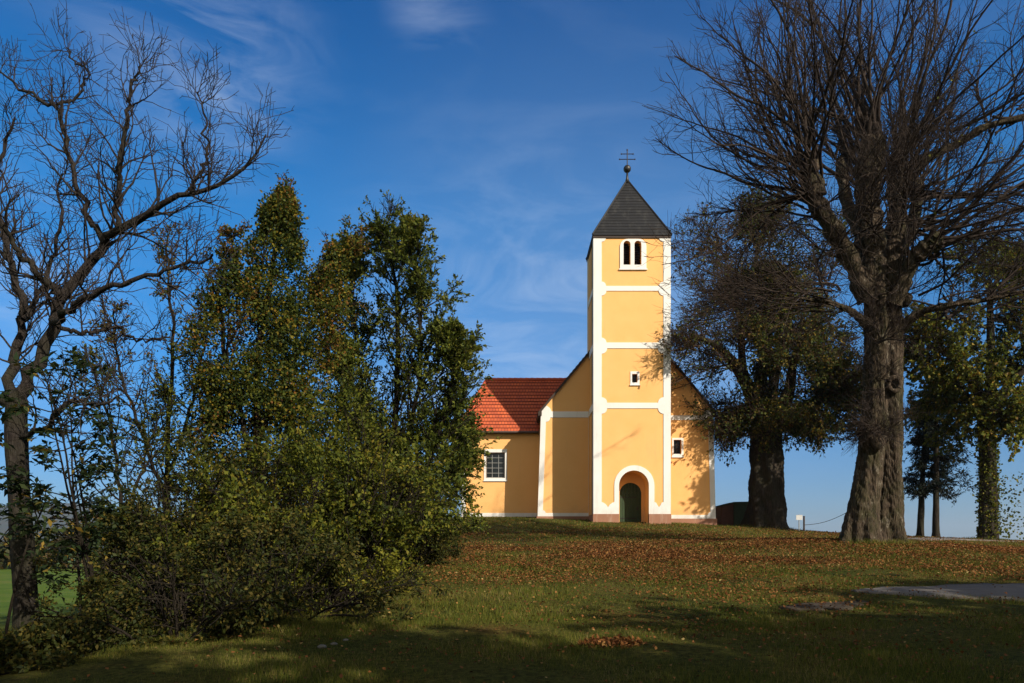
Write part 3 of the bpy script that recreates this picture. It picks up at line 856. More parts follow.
def tubes(batches, k=4):
    """batches of (P (m,n,3), R (m,n)) -> vertices, quads"""
    VV, FF, off = [], [], 0
    for P, Rr in batches:
        m, n, _ = P.shape
        T = norm(np.concatenate([P[:, 1:2] - P[:, :1], P[:, 2:] - P[:, :-2], P[:, -1:] - P[:, -2:-1]], 1)) if n > 2 else norm(np.repeat(P[:, 1:2] - P[:, :1], 2, 1))
        ref = np.where(np.abs(T[..., 2:3]) > 0.93, np.array([1.0, 0.1, 0]), np.array([0.08, 0.05, 1.0]))
        # one reference for the whole branch keeps the sides from twisting
        ref = np.broadcast_to(ref[:, n // 2:n // 2 + 1], T.shape)
        U = norm(np.cross(T, ref)); Wv = np.cross(T, U)
        an = np.arange(k) * 2 * math.pi / k
        ring = U[:, :, None] * np.cos(an)[None, None, :, None] + Wv[:, :, None] * np.sin(an)[None, None, :, None]
        VV.append((P[:, :, None] + ring * Rr[:, :, None, None]).reshape(-1, 3))
        b = (np.arange(m)[:, None, None] * n + np.arange(n - 1)[None, :, None]) * k + np.arange(k)[None, None]
        c = (np.arange(m)[:, None, None] * n + np.arange(n - 1)[None, :, None]) * k + (np.arange(k)[None, None] + 1) % k
        FF.append((np.stack([b, b + k, c + k, c], -1).reshape(-1, 4) + off)); off += m * n * k
    return np.concatenate(VV), np.concatenate(FF)
def add_tubes(name, batches, mat, parent, k=4, smooth=True):
    V, Fq = tubes(batches, k)
    return link(name, mesh_np(name, V, Fq), mat, parent, smooth)
def leaves_np(rg, C, size, aspect=0.62, up=0.3, droop=0.0, D=None):
    """pointed leaves folded along the midrib, one island each"""
    n = len(C); size = np.broadcast_to(size, (n,))[:, None] * rg.uniform(0.7, 1.3, (n, 1))
    d = rg.normal(size=(n, 3)) if D is None else D + 0.45 * rg.normal(size=(n, 3))
    d[:, 2] -= droop; d = norm(d)
    nrm = rg.normal(size=(n, 3)); nrm[:, 2] += up * 3
    s = norm(np.cross(d, nrm)); q = np.cross(s, d)
    fold = q * size * rg.uniform(0.02, 0.22, (n, 1))
    w = s * size * aspect * 0.5
    V = np.stack([C, C + d * size * 0.45 + w + fold, C + d * size - fold * 0.6, C + d * size * 0.45 - w + fold], 1).reshape(-1, 3)
    Fq = np.arange(n * 4).reshape(n, 4)
    return V, Fq
def add_leaves(name, rg, C, size, mat, parent, **kw):
    V, Fq = leaves_np(rg, C, size, **kw)
    return link(name, mesh_np(name, V, Fq), mat, parent)
def spline(pts, n):
    """smooth curve through points (Catmull-Rom), rows may carry a radius"""
    p = np.array(pts, float); k = len(p)
    p = np.concatenate([2 * p[:1] - p[1:2], p, 2 * p[-1:] - p[-2:-1]])
    s = np.linspace(0, k - 1 - 1e-6, n); i = s.astype(int); f = (s - i)[:, None]
    a, b, c, d = p[i], p[i + 1], p[i + 2], p[i + 3]
    return 0.5 * (2 * b + (c - a) * f + (2 * a - 5 * b + 4 * c - d) * f**2 + (-a + 3 * b - 3 * c + d) * f**3)
def limb(pts, Y, n=14):
    """pts: (px, py, radius px, depth offset m); -> one polyline batch in metres at distance Y"""
    q = np.array([[*px2(a, b, Y + d), r * Y / F] for a, b, r, d in pts])
    s = spline(q, n)
    return s[None, :, :3], np.maximum(s[None, :, 3], 0.01)
def solid_trunk(rg, path, sides=40, n=60, flute=0.10, kf=7, flare=0.5, flare_h=0.9, lump=0.06, ridges=False):
    """knobbly column with root flare; path rows x,y,z,r"""
    s = spline(path, n); C, r = s[:, :3], s[:, 3]
    th = np.arange(sides) * 2 * math.pi / sides
    ph = rg.uniform(0, 6.28, 6)
    hgt = C[:, 2] - C[0, 2]
    fl = np.exp(-hgt / flare_h)[:, None]
    lob = np.maximum(0, np.cos(th[None] * 5 + ph[0] + 0.15 * hgt[:, None])) ** 1.5
    rad = r[:, None] * (1 + flute * np.sin(kf * th[None] + ph[1] + 0.35 * hgt[:, None]) + 0.5 * flute * np.sin(3 * th[None] + ph[2] - 0.5 * hgt[:, None])
          + lump * np.sin(2 * th[None] + ph[3] + hgt[:, None] * 2.3) * np.sin(hgt[:, None] * 1.7 + ph[4]) + lump * 0.5 * np.sin(9 * th[None] + hgt[:, None] * 3.1) + flare * fl * (0.55 + lob))
    if ridges:                                     # furrowed bark: interlacing vertical ridges
        hz = hgt[:, None]
        wv = 1.6 * np.sin(hz * 2.3 + 3 * th[None]) + 1.1 * np.sin(hz * 5.1 - 5 * th[None] + 1)
        rg_ = np.abs(np.sin(17 * th[None] + wv)) ** .7 * .6 + np.abs(np.sin(29 * th[None] - wv * 1.4 + 2)) * .4
        rad += .028 * (rg_ - .5) + .010 * np.sin(hz * 21 + 11 * th[None] + wv)
        rad += rg.normal(0, 0.004, rad.shape)
    else:
        rad += rg.normal(0, 0.012, rad.shape) * r[:, None]
    V = np.stack([C[:, None, 0] + rad * np.cos(th), C[:, None, 1] + rad * np.sin(th), np.broadcast_to(C[:, None, 2], rad.shape)], -1).reshape(-1, 3)
    b = (np.arange(n - 1)[:, None] * sides + np.arange(sides)[None]); c = (np.arange(n - 1)[:, None] * sides + (np.arange(sides)[None] + 1) % sides)
    return V, np.stack([b, c, c + sides, b + sides], -1).reshape(-1, 4)
def join_np(parts):
    VV, FF, o = [], [], 0
    for V, Fq in parts: VV.append(V); FF.append(Fq + o); o += len(V)
    return np.concatenate(VV), np.concatenate(FF)

# ---- great bare linden on the right
YL = 22.0
rg = np.random.default_rng(11)
lx = PX(876, YL); lz = gz(lx, YL)
linden = thing('linden_tree', (lx, YL, lz), 'huge bare pollarded linden with twin fused trunk and knot hole, nearest tree on the right', 'tree', 'trees beside the church')
def lp(px, py, rpx, d=0.0): return [*px2(px, py, YL + d), rpx * YL / F]
parts = [solid_trunk(rg, [lp(858, 556, 14.5), lp(861, 520, 13.5), lp(867, 480, 12), lp(872, 440, 11.5), lp(875, 400, 11), lp(877, 350, 11.5), lp(877, 300, 12), lp(873, 262, 11)], 130, 190, 0.06, 7, 0.8, 0.55, .07, True),
         solid_trunk(rg, [lp(887, 556, 14.5, .25), lp(888, 520, 13.5, .25), lp(889, 480, 11.5, .2), lp(890, 440, 11, .15), lp(890, 400, 11, .1), lp(890, 350, 11, .1), lp(888, 300, 11.5, 0), lp(888, 262, 10)], 130, 190, 0.06, 6, 0.8, 0.55, .07, True)]
limbs = [
    limb([(868, 300, 10, 0), (858, 275, 9.5, -.2), (842, 245, 8.5, -.5), (826, 218, 8, -.8), (813, 195, 8.5, -1), (810, 170, 8, -1.0), (812, 154, 6, -1.0)], YL),
    limb([(874, 285, 13, 0), (871, 250, 13, 0), (868, 215, 12.5, .1), (868, 180, 12.5, .1), (872, 156, 13, .1), (873, 143, 9, .1)], YL),
    limb([(888, 285, 11, .2), (893, 250, 9.5, .3), (897, 215, 9, .5), (898, 185, 9.5, .6), (899, 165, 8, .6)], YL),
    limb([(893, 305, 9, -.3), (905, 275, 8, -.5), (918, 255, 7.5, -.8), (931, 244, 8, -1), (936, 236, 6, -1.1)], YL),
    limb([(897, 200, 8, .5), (910, 178, 5.5, .4), (928, 158, 4.4, .2), (958, 144, 3.6, 0), (988, 126, 2.8, -.3), (1030, 116, 2.2, -.6), (1075, 92, 1.5, -1)], YL),
    limb([(880, 265, 8, .8), (862, 235, 7, 1.6), (848, 205, 6.5, 2.3), (842, 175, 6, 2.8), (842, 158, 5, 3)], YL),
    limb([(884, 300, 9, .7), (896, 262, 8, 1.7), (912, 225, 7, 2.6), (918, 195, 6.5, 3.2), (918, 180, 5, 3.4)], YL),
    limb([(898, 330, 6, 0), (918, 314, 3.4, -.4), (945, 306, 2.6, -.9), (985, 300, 2, -1.3), (1030, 290, 1.2, -1.8)], YL),
    limb([(868, 325, 5, -.2), (852, 312, 2.8, -.7), (830, 303, 2, -1.2), (800, 298, 1.4, -1.7)], YL),
]
# burls where the shoots spring from
heads = [(810, 165, -1, 9), (816, 190, -1, 9), (872, 150, .1, 14), (868, 182, .1, 13), (898, 172, .6, 10), (933, 243, -1, 9), (842, 165, 2.9, 7), (918, 188, 3.3, 7), (873, 440, -.22, 13), (880, 432, -.15, 11), (880, 300, 0, 13), (905, 300, -.3, 7)]
mbv = []
for a, b, d, r in heads:
    c = px2(a, b, YL + d); rr = r * YL / F
    th, phi = np.meshgrid(np.linspace(0.02, math.pi - .02, 10), np.arange(14) * 2 * math.pi / 14, indexing='ij')
    q = rr * (1 + 0.16 * np.sin(3 * phi + rg.uniform(0, 6)) * np.sin(2 * th) + rg.normal(0, .06, th.shape)) * 0.95
    Vb = np.stack([c[0] + q * np.sin(th) * np.cos(phi), c[1] + q * np.sin(th) * np.sin(phi), c[2] + 1.1 * q * np.cos(th)], -1).reshape(-1, 3)
    i = np.arange(9)[:, None] * 14 + np.arange(14)[None]; j = np.arange(9)[:, None] * 14 + (np.arange(14)[None] + 1) % 14
    mbv.append((Vb, np.stack([i, i + 14, j + 14, j], -1).reshape(-1, 4)))
lumpy = []
for P, Rr in [(spline(l[0][0], 40)[None], np.interp(np.linspace(0, 1, 40), np.linspace(0, 1, l[1].shape[1]), l[1][0])[None]) for l in limbs]:
    k_ = np.linspace(0, 1, 40)[None]
    Rr = Rr * (1 + .16 * np.sin(k_ * 29 + rg.uniform(0, 6)) * np.sin(k_ * 13 + rg.uniform(0, 6)) + rg.normal(0, .05, Rr.shape))
    V_, F_ = tubes([(P, Rr)], 16)
    lumpy.append((V_ + rg.normal(0, .018, V_.shape), F_))
parts += lumpy + mbv
V, Fq = join_np(parts)
link('trunk', mesh_np('trunk', V, Fq), M['bark_linden'], linden, True)
mb = MB(); kc = px2(893, 385, YL - 0.27)
ring = [(kc[0] + 0.165 * math.cos(a) * (1 + .06 * math.sin(3 * a)), kc[1] - 0.11 + .05 * abs(math.cos(a)), kc[2] + 0.205 * math.sin(a)) for a in np.linspace(0, 2 * math.pi, 25)]
mb.tube(ring, [0.07 + 0.01 * math.sin(q * 1.9) for q in range(24)] + [0.07], 10, cap=False)
kn = mb.build('knot', M['bark_linden'], linden, True)
mb = MB(); mb.sphere((kc[0], kc[1] - .055, kc[2]), 0.15, 16, 8, (1.0, 0.35, 1.25)); mb.build('knot_hole', mat_simple('knot_hole_shade', (0.006, 0.005, 0.004), (0.003, 0.003, 0.002), 8, 1.0, 0.0), kn)  # near-black blob inside the ring: shade of the hollow painted as colour

def shoots(rg, specs, Y):
    """specs: (px, py, depth, count, az centre deg, az spread, el lo, el hi, len lo, len hi, r, up)"""
    P0, D, L, r0, up = [], [], [], [], []
    for a, b, d, n, az, asp, e0, e1, l0, l1, r, u in specs:
        c = px2(a, b, Y + d)
        azs = R(az) + R(asp) * rg.uniform(-1, 1, n); els = R(1) * rg.uniform(e0, e1, n)
        P0.append(c + rg.normal(0, 0.18, (n, 3))); D.append(np.stack([np.cos(azs) * np.cos(els), np.sin(azs) * np.cos(els), np.sin(els)], -1))
        L.append(rg.uniform(l0, l1, n)); r0.append(np.full(n, r) * rg.uniform(.6, 1.2, n)); up.append(np.full(n, u) * rg.uniform(.3, 1.6, n))
    return np.concatenate(P0), np.concatenate(D), np.concatenate(L), np.concatenate(r0), np.concatenate(up)
# az 0 = right, 180 = left, 90 = away
spec = [(810, 165, -1, 30, 180, 95, 25, 80, 5.0, 7.5, .05, .035), (816, 190, -1, 26, 185, 60, -8, 40, 5.0, 7.2, .042, .03),
        (872, 148, .1, 30, 90, 180, 48, 88, 6, 9.5, .058, .03), (868, 180, .1, 12, 180, 100, 30, 65, 5, 7.5, .045, .04),
        (898, 168, .6, 20, 20, 100, 40, 85, 6, 9, .055, .03), (933, 242, -1, 34, 0, 80, -15, 42, 5, 8, .045, .006), (908, 195, .2, 14, 5, 60, -5, 35, 5, 8, .04, .004), (915, 225, -.3, 12, -5, 60, -10, 30, 5, 7.5, .036, .0),
        (842, 163, 2.9, 14, 120, 120, 30, 80, 5, 8, .045, .03), (918, 186, 3.3, 16, 50, 110, 30, 80, 5, 8, .045, .03),
        (958, 138, 0, 10, 10, 80, 10, 80, 4, 6.5, .04, .03), (992, 125, -.3, 8, 0, 90, 0, 80, 4, 6, .035, .03),
        (1030, 112, -.6, 8, 0, 100, 0, 80, 3, 5, .03, .03),
        (945, 306, -.9, 14, -10, 70, -5, 40, 4, 6, .032, .02), (985, 300, -1.3, 14, -5, 80, -5, 45, 3.5, 5, .03, .02),
        (830, 300, -1.4, 12, 195, 50, -12, 25, 3.5, 5.5, .028, .01), (800, 298, -1.9, 10, 190, 60, -15, 20, 3, 5, .025, .01),
        (820, 215, -.9, 12, 190, 90, -5, 50, 2.5, 5.0, .028, .03), (842, 245, -.6, 12, 200, 100, -10, 40, 2.5, 4.5, .026, .02), (870, 245, -.4, 16, -90, 110, 0, 70, 2.5, 5.0, .028, .03),
        (868, 205, -.4, 14, -90, 110, 15, 75, 2.5, 5.5, .028, .03), (895, 230, -.2, 14, -60, 110, 5, 70, 2.5, 5.0, .028, .03), (916, 256, -.8, 12, -30, 100, -10, 50, 2.5, 5.0, .028, .02), (905, 200, .2, 10, -40, 100, 5, 60, 2.5, 5, .028, .03),
        (872, 432, -.45, 14, -90, 100, -30, 60, .35, .9, .012, .0), (876, 340, -.45, 12, -110, 90, -10, 60, .8, 2.2, .018, .0), (872, 385, -.45, 7, -120, 80, -20, 50, .5, 1.4, .014, .0),
        (880, 300, -.3, 8, -90, 120, -5, 40, 2.5, 4.5, .026, .02), (905, 300, -.3, 8, -30, 90, 0, 45, 3, 5, .03, .02)]
P0, D, L, r0, up = shoots(rg, spec, YL)
kk = rg.uniform(0, 1, len(P0)) < .72
P0, D, L, r0, up = P0[kk], D[kk], L[kk], r0[kk] * 1.15, up[kk]
A, Ar = grow(rg, P0, D, L * .86, r0, r0 * 0.2, 16, 0.105, up)
pB, dB, rB, tB, ix = kids(rg, A, Ar, 12, 0.2, 0.98, 20, 50)
LB = np.minimum(.84 * (2.3 - 1.4 * tB), .5 * L[ix]) * rg.uniform(.5, 1.1, len(tB))
B_, Br = grow(rg, pB, dB, LB, np.minimum(rB * .6, .015), .006, 7, 0.13, 0.035)
pC, dC, rC, tC, ix = kids(rg, B_, Br, 5, 0.12, 0.98, 20, 55)
C_, Cr = grow(rg, pC, dC, 0.62 * rg.uniform(.4, 1.1, len(tC)), .0055, .003, 3, 0.16, 0.02)
crown = add_tubes('crown', [(A, Ar), (B_, Br)], M['twig_linden'], linden, 5)
add_tubes('twigs', [(C_, Cr)], M['twig_linden'], crown, 3)
sel = rg.choice(len(C_), 420, False)
sel = sel[C_[sel, -1, 0] > PX(900, YL)]
add_leaves('last_leaves', rg, C_[sel, -1], 0.10, M['leaf_yellowgreen'], crown)

# ---- second linden, behind, by the nave corner
def leafy_tree(name, label, cat, group, base, Y, trunk_path, limbs, bark, leafmat, seed, branch_specs, nb=9, nc=5, nleaf=3, leaf=0.11, twigmat=None, lb=1.8, lc=0.7, trunk_kw=None, wob=.09, leaf_filter=None, leaf_name='leaves', bups=.02, zig=0.0, twig_r=.008):
    rg = np.random.default_rng(seed)
    tr = thing(name, base, label, cat, group)
    parts = [solid_trunk(rg, trunk_path, **(trunk_kw or {}))] + [tubes([l], 10) for l in limbs]
    V, Fq = join_np(parts); link('trunk', mesh_np('trunk', V, Fq), bark, tr, True)
    P0, D, L, r0, up = shoots(rg, branch_specs, Y)
    A, Ar = grow(rg, P0, D, L, r0, r0 * .25, 9, wob, up, zig)
    pB, dB, rB, tB, _ = kids(rg, A, Ar, nb, .15, .98, 25, 65)
    B_, Br = grow(rg, pB, dB, lb * (1.15 - .6 * tB) * rg.uniform(.5, 1.1, len(tB)), np.minimum(rB * .6, .02), twig_r, 5, wob * 1.3, bups, zig)
    pC, dC, rC, tC, _ = kids(rg, B_, Br, nc, .15, .98, 25, 70)
    C_, Cr = grow(rg, pC, dC, lc * rg.uniform(.4, 1.1, len(tC)), twig_r, twig_r * .6, 3, .16, .0)
    cr = add_tubes('crown', [(A, Ar), (B_, Br)], twigmat or bark, tr, 5)
    add_tubes('twigs', [(C_, Cr)], twigmat or bark, cr, 3)
    if nleaf:
        idx = np.repeat(np.arange(len(C_)), nleaf)
        p, d, _ = at_t(C_, Cr, idx, rg.uniform(.2, 1, len(idx)))
        if leaf_filter is not None:
            k = leaf_filter(rg, p); p, d = p[k], d[k]
        p = p + rg.normal(0, .03, p.shape)
        add_leaves(leaf_name, rg, p, leaf, leafmat, cr, D=d, droop=.35, aspect=.72)
    return tr, (A, Ar, B_, Br, C_, Cr)
Y2 = 44.3
q = lambda a, b, r, d=0.0: [*px2(a, b, Y2 + d), r * Y2 / F]
lim2 = [limb([(764, 430, 12, 0), (752, 395, 7, -1.0), (735, 365, 5, -2.2), (715, 345, 3, -3.2), (692, 335, 1.6, -3.9)], Y2),
        limb([(766, 425, 13, 0), (760, 385, 7, .2), (768, 330, 5, .3), (755, 275, 2.6, .4), (761, 235, 1.2, .3)], Y2),
        limb([(770, 430, 11, 0), (788, 395, 6, -.5), (795, 355, 4, -1), (817, 318, 2.6, -1.3), (822, 285, 1.3, -1.4)], Y2),
        limb([(768, 435, 9, 0), (795, 412, 6, .5), (822, 398, 4, .8), (845, 392, 2.5, 1)], Y2),
        limb([(766, 420, 9, .5), (776, 370, 5, 1.8), (790, 315, 3.2, 2.8), (783, 265, 1.6, 3.3)], Y2),
        limb([(764, 420, 9, -.3), (744, 375, 4.5, -.9), (740, 320, 2.8, -1.1), (725, 272, 1.4, -1.2)], Y2)]
bs2 = []
for (a, b, d, n, az, sp, e0, e1, l0, l1) in ((735, 365, -2.2, 11, 180, 55, -20, 45, 3, 4.6), (706, 338, -3.4, 6, 185, 60, -25, 55, 1.2, 2.1), (698, 350, -3.7, 4, 190, 45, -25, 30, 0.8, 1.5), (742, 350, -2.4, 14, -95, 110, -25, 45, 1.4, 2.6), (785, 365, -2.2, 14, -85, 110, -25, 45, 1.4, 2.8), (815, 375, -1.2, 14, -30, 120, -35, 40, 1.6, 2.8), (765, 300, -1.6, 14, -90, 120, -10, 50, 1.4, 2.6), (758, 320, .3, 16, 150, 150, -5, 60, 3, 4.6), (756, 250, .4, 16, 170, 150, 5, 75, 2.4, 3.8),
    (800, 350, -1, 14, 0, 140, -20, 50, 2.6, 4.0), (825, 280, -1.4, 12, 20, 160, -5, 65, 2.4, 3.4), (822, 398, .8, 12, 0, 110, -35, 30, 2.2, 3.6), (845, 392, 1, 10, 0, 110, -45, 20, 1.6, 2.6),
    (785, 310, 2.8, 12, 90, 150, 0, 60, 3, 4.2), (735, 310, -1.1, 14, 185, 75, -10, 55, 3, 4.4), (728, 262, -1.2, 12, 185, 90, 0, 65, 2.6, 3.8), (752, 410, -.5, 10, 200, 80, -40, 10, 2.0, 3.2), (770, 415, -.9, 16, -80, 110, -40, 20, 2.0, 3.0), (728, 405, -.8, 8, 185, 90, -35, 15, 1.2, 2.2), (745, 430, -.8, 10, 200, 100, -40, 10, 1.4, 2.4), (800, 425, -.5, 12, -20, 110, -40, 15, 1.6, 2.8), (785, 330, -1.6, 14, -90, 120, -10, 50, 1.8, 3.2), (745, 290, -1.6, 14, -100, 120, -10, 60, 1.8, 3.0), (770, 240, -.6, 10, -90, 150, 0, 70, 1.6, 2.8)):
    bs2.append((a, b, d, n, az, sp, e0, e1, l0, l1, .04, .01))
def f2(rg, p):
    lowness = np.clip((20.0 - p[:, 2]) / 9, .5, 1) * np.where(p[:, 0] > 12.6, 1.0, .30)
    return (rg.uniform(0, 1, len(p)) < lowness) & (p[:, 0] > 8.1) & (fbm(p, 1.1) > rg.uniform(-.9, .2, len(p)))
x2 = PX(766, Y2)
leafy_tree('linden_tree', 'old dark linden with brown thinning leaves and swollen trunk beside the church corner', 'tree', 'trees beside the church', (x2, Y2, gz(x2, Y2)), Y2,
    [q(766, 534, 18), q(766, 505, 16.5), q(766, 475, 15.5), q(766, 450, 15), q(766, 425, 13.5), q(765, 400, 9)], lim2, M['bark_dark'], M['leaf_linden'], 21, bs2, 13, 7, 6, .15, M['twig_red'], 1.7, .75,
    dict(sides=90, n=110, flute=.09, kf=6, flare=.5, flare_h=.8, lump=.07, ridges=True), leaf_filter=f2, twig_r=.010)

# ---- yellow-green tree with ivy-clad trunk, far right
Y3 = 37.0
q3 = lambda a, b, r, d=0.0: [*px2(a, b, Y3 + d), r * Y3 / F]
lim3 = [limb([(988, 420, 6, 0), (975, 385, 4.5, -.5), (955, 360, 3, -1), (930, 345, 2, -1.3)], Y3), limb([(989, 420, 7, 0), (991, 370, 5, .3), (990, 310, 3, .5), (988, 280, 2, .5)], Y3),
        limb([(990, 420, 6, 0), (1010, 385, 4.5, -.4), (1040, 355, 3, -.8), (1070, 340, 2, -1)], Y3), limb([(988, 430, 5, .5), (970, 400, 4, 1.5), (950, 385, 2.5, 2.2)], Y3)]
bs3 = [(a, b, d, n, az, sp, e0, e1, l0, l1, .035, .0) for (a, b, d, n, az, sp, e0, e1, l0, l1) in (
    (945, 355, -1, 14, 180, 110, -35, 45, 1.6, 3.0), (920, 345, -1.3, 8, 180, 120, -30, 50, 1.2, 2.2), (990, 320, .4, 18, 90, 180, -15, 65, 2, 3.6), (988, 285, .5, 14, 90, 180, 0, 70, 1.6, 2.8),
    (1020, 370, -.5, 14, 0, 150, -35, 40, 2, 3.4), (1055, 345, -.9, 12, 0, 160, -30, 50, 2, 3.2), (955, 388, 2, 12, 170, 130, -35, 30, 1.6, 3.0), (985, 415, -.4, 14, -90, 120, -45, 20, 1.5, 2.6), (975, 385, -.5, 10, 200, 110, -40, 20, 1.5, 2.5))]
x3 = PX(988, Y3)
maple, _ = leafy_tree('maple_tree', 'yellow green autumn tree with ivy wrapped trunk at the right edge beside the lane', 'tree', 'trees beside the church', (x3, Y3, gz(x3, Y3)), Y3,
    [q3(988, 550, 8), q3(988, 510, 7.5), q3(988, 470, 7), q3(988, 440, 7), q3(988, 415, 6)], lim3, M['bark_dark'], M['leaf_maple'], 31, bs3, 9, 5, 8, .17, M['bark_thin'], 1.3, .6,
    dict(sides=24, n=30, flare=.5, flare_h=.5))
rgi = np.random.default_rng(33)
n = 2600; z = rgi.uniform(gz(x3, Y3), PZ(415, Y3), n); a = rgi.uniform(0, 6.28, n); rr = .31 + np.abs(rgi.normal(0, .10, n))
C = np.stack([x3 + rr * np.cos(a), Y3 + rr * np.sin(a), z], -1)
C2 = np.stack([x3 + rgi.normal(.9, .45, 420), Y3 + rgi.normal(0, .6, 420), rgi.uniform(2.0, 5.2, 420)], -1)
add_leaves('ivy', rgi, np.concatenate([C, C2]), .13, M['leaf_shrub'], maple, aspect=.9)

# ---- dark evergreens behind, right
def evergreen(label, px, Y, top, low, spread, seed, lean=0.0):
    rg = np.random.default_rng(seed); x = PX(px, Y); z0 = gz(x, Y); zt = PZ(top, Y); zl = PZ(low, Y)
    tr = thing('evergreen_tree', (x, Y, z0), label, 'tree', 'dark evergreens on the hill edge')
    V, Fq = solid_trunk(rg, [[x, Y, z0 - .1, .20], [x + lean * .4, Y, (z0 + zt) / 2, .14], [x + lean, Y, zt, .03]], sides=12, n=24, flare=.3, flare_h=.3)
    link('trunk', mesh_np('trunk', V, Fq), M['bark_dark'], tr, True)
    n = 90; t = rg.uniform(0, 1, n); z = zl + .6 + (zt - zl - .6) * t; az = rg.uniform(0, 6.28, n); el = R(1) * rg.uniform(-22, 12, n)
    P0 = np.stack([x + lean * (z - z0) / (zt - z0), np.full(n, Y), z], -1); D = np.stack([np.cos(az) * np.cos(el), np.sin(az) * np.cos(el), np.sin(el)], -1)
    A, Ar = grow(rg, P0, D, spread * (1.05 - .85 * t) * rg.uniform(.6, 1.1, n), .03, .008, 7, .08, -.03)
    p, d, r, tt, _ = kids(rg, A, Ar, 12, .2, 1, 25, 60); B_, Br = grow(rg, p, d, .5 * rg.uniform(.5, 1.2, len(p)), .009, .005, 3, .1, -.06)
    cr = add_tubes('crown', [(A, Ar), (B_, Br)], M['bark_thin'], tr, 4)
    idx = np.repeat(np.arange(len(B_)), 9); p, d, _ = at_t(B_, Br, idx, rg.uniform(0, 1, len(idx)))
    add_leaves('needles', rg, p + rg.normal(0, .04, p.shape), .20, M['needles'], cr, aspect=.30, D=d)
evergreen('smaller dark evergreen with slim leaning trunk, left of the pair', 920, 46, 405, 500, 1.7, 41, .4)
evergreen('taller dark evergreen with thicker trunk and drooping boughs, right of the pair', 936, 45, 380, 508, 2.3, 42)

# ---- bare walnut at the left edge
YW = 12.0
rg = np.random.default_rng(51)
xw = PX(24, YW)
walnut = thing('walnut_tree', (xw, YW, gz(xw, YW)), 'bare twisting walnut tree with pale grey bark at the left edge', 'tree', 'trees on the left bank')
def lw(px, py, r, d=0.0): return [*px2(px, py, YW + d), r * YW / F]
parts = [solid_trunk(rg, [lw(28, 672, 13), lw(26, 600, 11), lw(22, 540, 10), lw(18, 480, 9.5), lw(16, 430, 9.5), lw(16, 395, 8.5)], 24, 40, .06, 5, .35, .35)]
WL = [
    [(15, 400, 10, 0), (30, 378, 9, 0), (44, 352, 8.5, .1), (54, 318, 8, .2), (66, 292, 7, .2), (88, 262, 6.5, .2), (104, 240, 6, .1), (120, 230, 5.5, 0), (140, 216, 5, -.2), (162, 203, 4, -.4), (190, 192, 3.2, -.5), (212, 186, 2.8, -.6), (238, 174, 2.2, -.7), (256, 152, 1.6, -.7), (266, 136, 1, -.7)],
    [(14, 405, 9, 0), (10, 385, 7.5, .3), (18, 350, 7, .6), (22, 316, 6.5, .8), (18, 285, 5.5, 1), (8, 255, 5, 1.1), (2, 225, 4, 1.2), (-8, 190, 3.2, 1.3), (4, 150, 2.4, 1.3), (12, 118, 1.5, 1.3)],
    [(66, 294, 5.5, .2), (56, 290, 5, 0), (42, 278, 4.5, -.2), (28, 262, 4, -.4), (14, 244, 3.5, -.6), (2, 222, 3, -.8), (-14, 195, 2.5, -1)],
    [(106, 244, 4.6, .1), (98, 232, 4.3, .1), (88, 214, 4, .1), (77, 190, 3.6, .2), (70, 160, 3.3, .3), (62, 130, 3, .4), (55, 106, 2.8, .5), (38, 98, 2.2, .5), (18, 86, 1.8, .6), (0, 70, 1.2, .6)],
    [(118, 234, 4.2, 0), (118, 205, 3.8, -.1), (120, 176, 3.4, -.2), (124, 140, 3, -.3), (128, 106, 2.5, -.4), (132, 84, 1.8, -.5), (140, 66, 1.2, -.5)],
    [(57, 104, 2.4, .5), (72, 98, 2.1, .6), (84, 84, 1.9, .7), (87, 72, 1.6, .7), (76, 62, 1.4, .7), (68, 48, 1, .7)],
    [(190, 192, 2.2, -.5), (200, 172, 2, -.5), (208, 150, 1.7, -.4), (204, 118, 1.3, -.4), (200, 96, .9, -.4)],
    [(52, 320, 5, .2), (60, 318, 4.5, -.4), (80, 302, 4, -.9), (110, 290, 3.3, -1.2), (145, 276, 2.6, -1.4), (180, 268, 2, -1.5), (215, 255, 1.4, -1.6)],
    [(24, 320, 4, .6), (36, 300, 3.4, 1), (52, 260, 3, 1.4), (62, 225, 2.6, 1.7), (58, 190, 2, 1.9), (66, 160, 1.4, 2)],
    [(20, 440, 4, 0), (40, 430, 3.4, -.4), (58, 412, 3, -.8), (78, 400, 2.4, -1), (100, 404, 1.8, -1.2), (120, 396, 1.2, -1.3)],
    [(54, 322, 3.6, .2), (80, 334, 3, .6), (112, 326, 2.6, .9), (140, 340, 2, 1.2), (170, 336, 1.4, 1.4)],
]
wl = [limb([(x_, y_, r_ * .70, d_) for x_, y_, r_, d_ in a], YW, 26) for a in WL]
for P, Rr in wl:                                   # crooked, jointed growth
    j = rg.normal(0, 1, P.shape) * (0.022 + Rr[..., None] * .22); j[:, 0] = 0; P += j
parts += [tubes([l], 9) for l in wl]
V, Fq = join_np(parts); link('trunk', mesh_np('trunk', V, Fq), M['bark_walnut'], walnut, True)
A = np.concatenate([l[0] for l in wl]); Ar = np.concatenate([l[1] for l in wl])
p, d, r, t_, _ = kids_len(rg, A, Ar, 215, .15, 1, 35, 75)
d[:, 1] *= .75; d[:, 2] += .35
B_, Br = grow(rg, p, d, np.clip(r * 24, .4, 1.7) * rg.uniform(.5, 1.1, len(p)), np.clip(r * .5, .008, .020), .005, 9, .14, .035, .20)
p, d, r, t_, _ = kids(rg, B_, Br, 6, .2, 1, 35, 75); d[:, 2] += .3
C_, Cr = grow(rg, p, d, .62 * rg.uniform(.4, 1.2, len(p)), np.clip(r * .7, .0045, .009), .004, 5, .16, .05, .2)
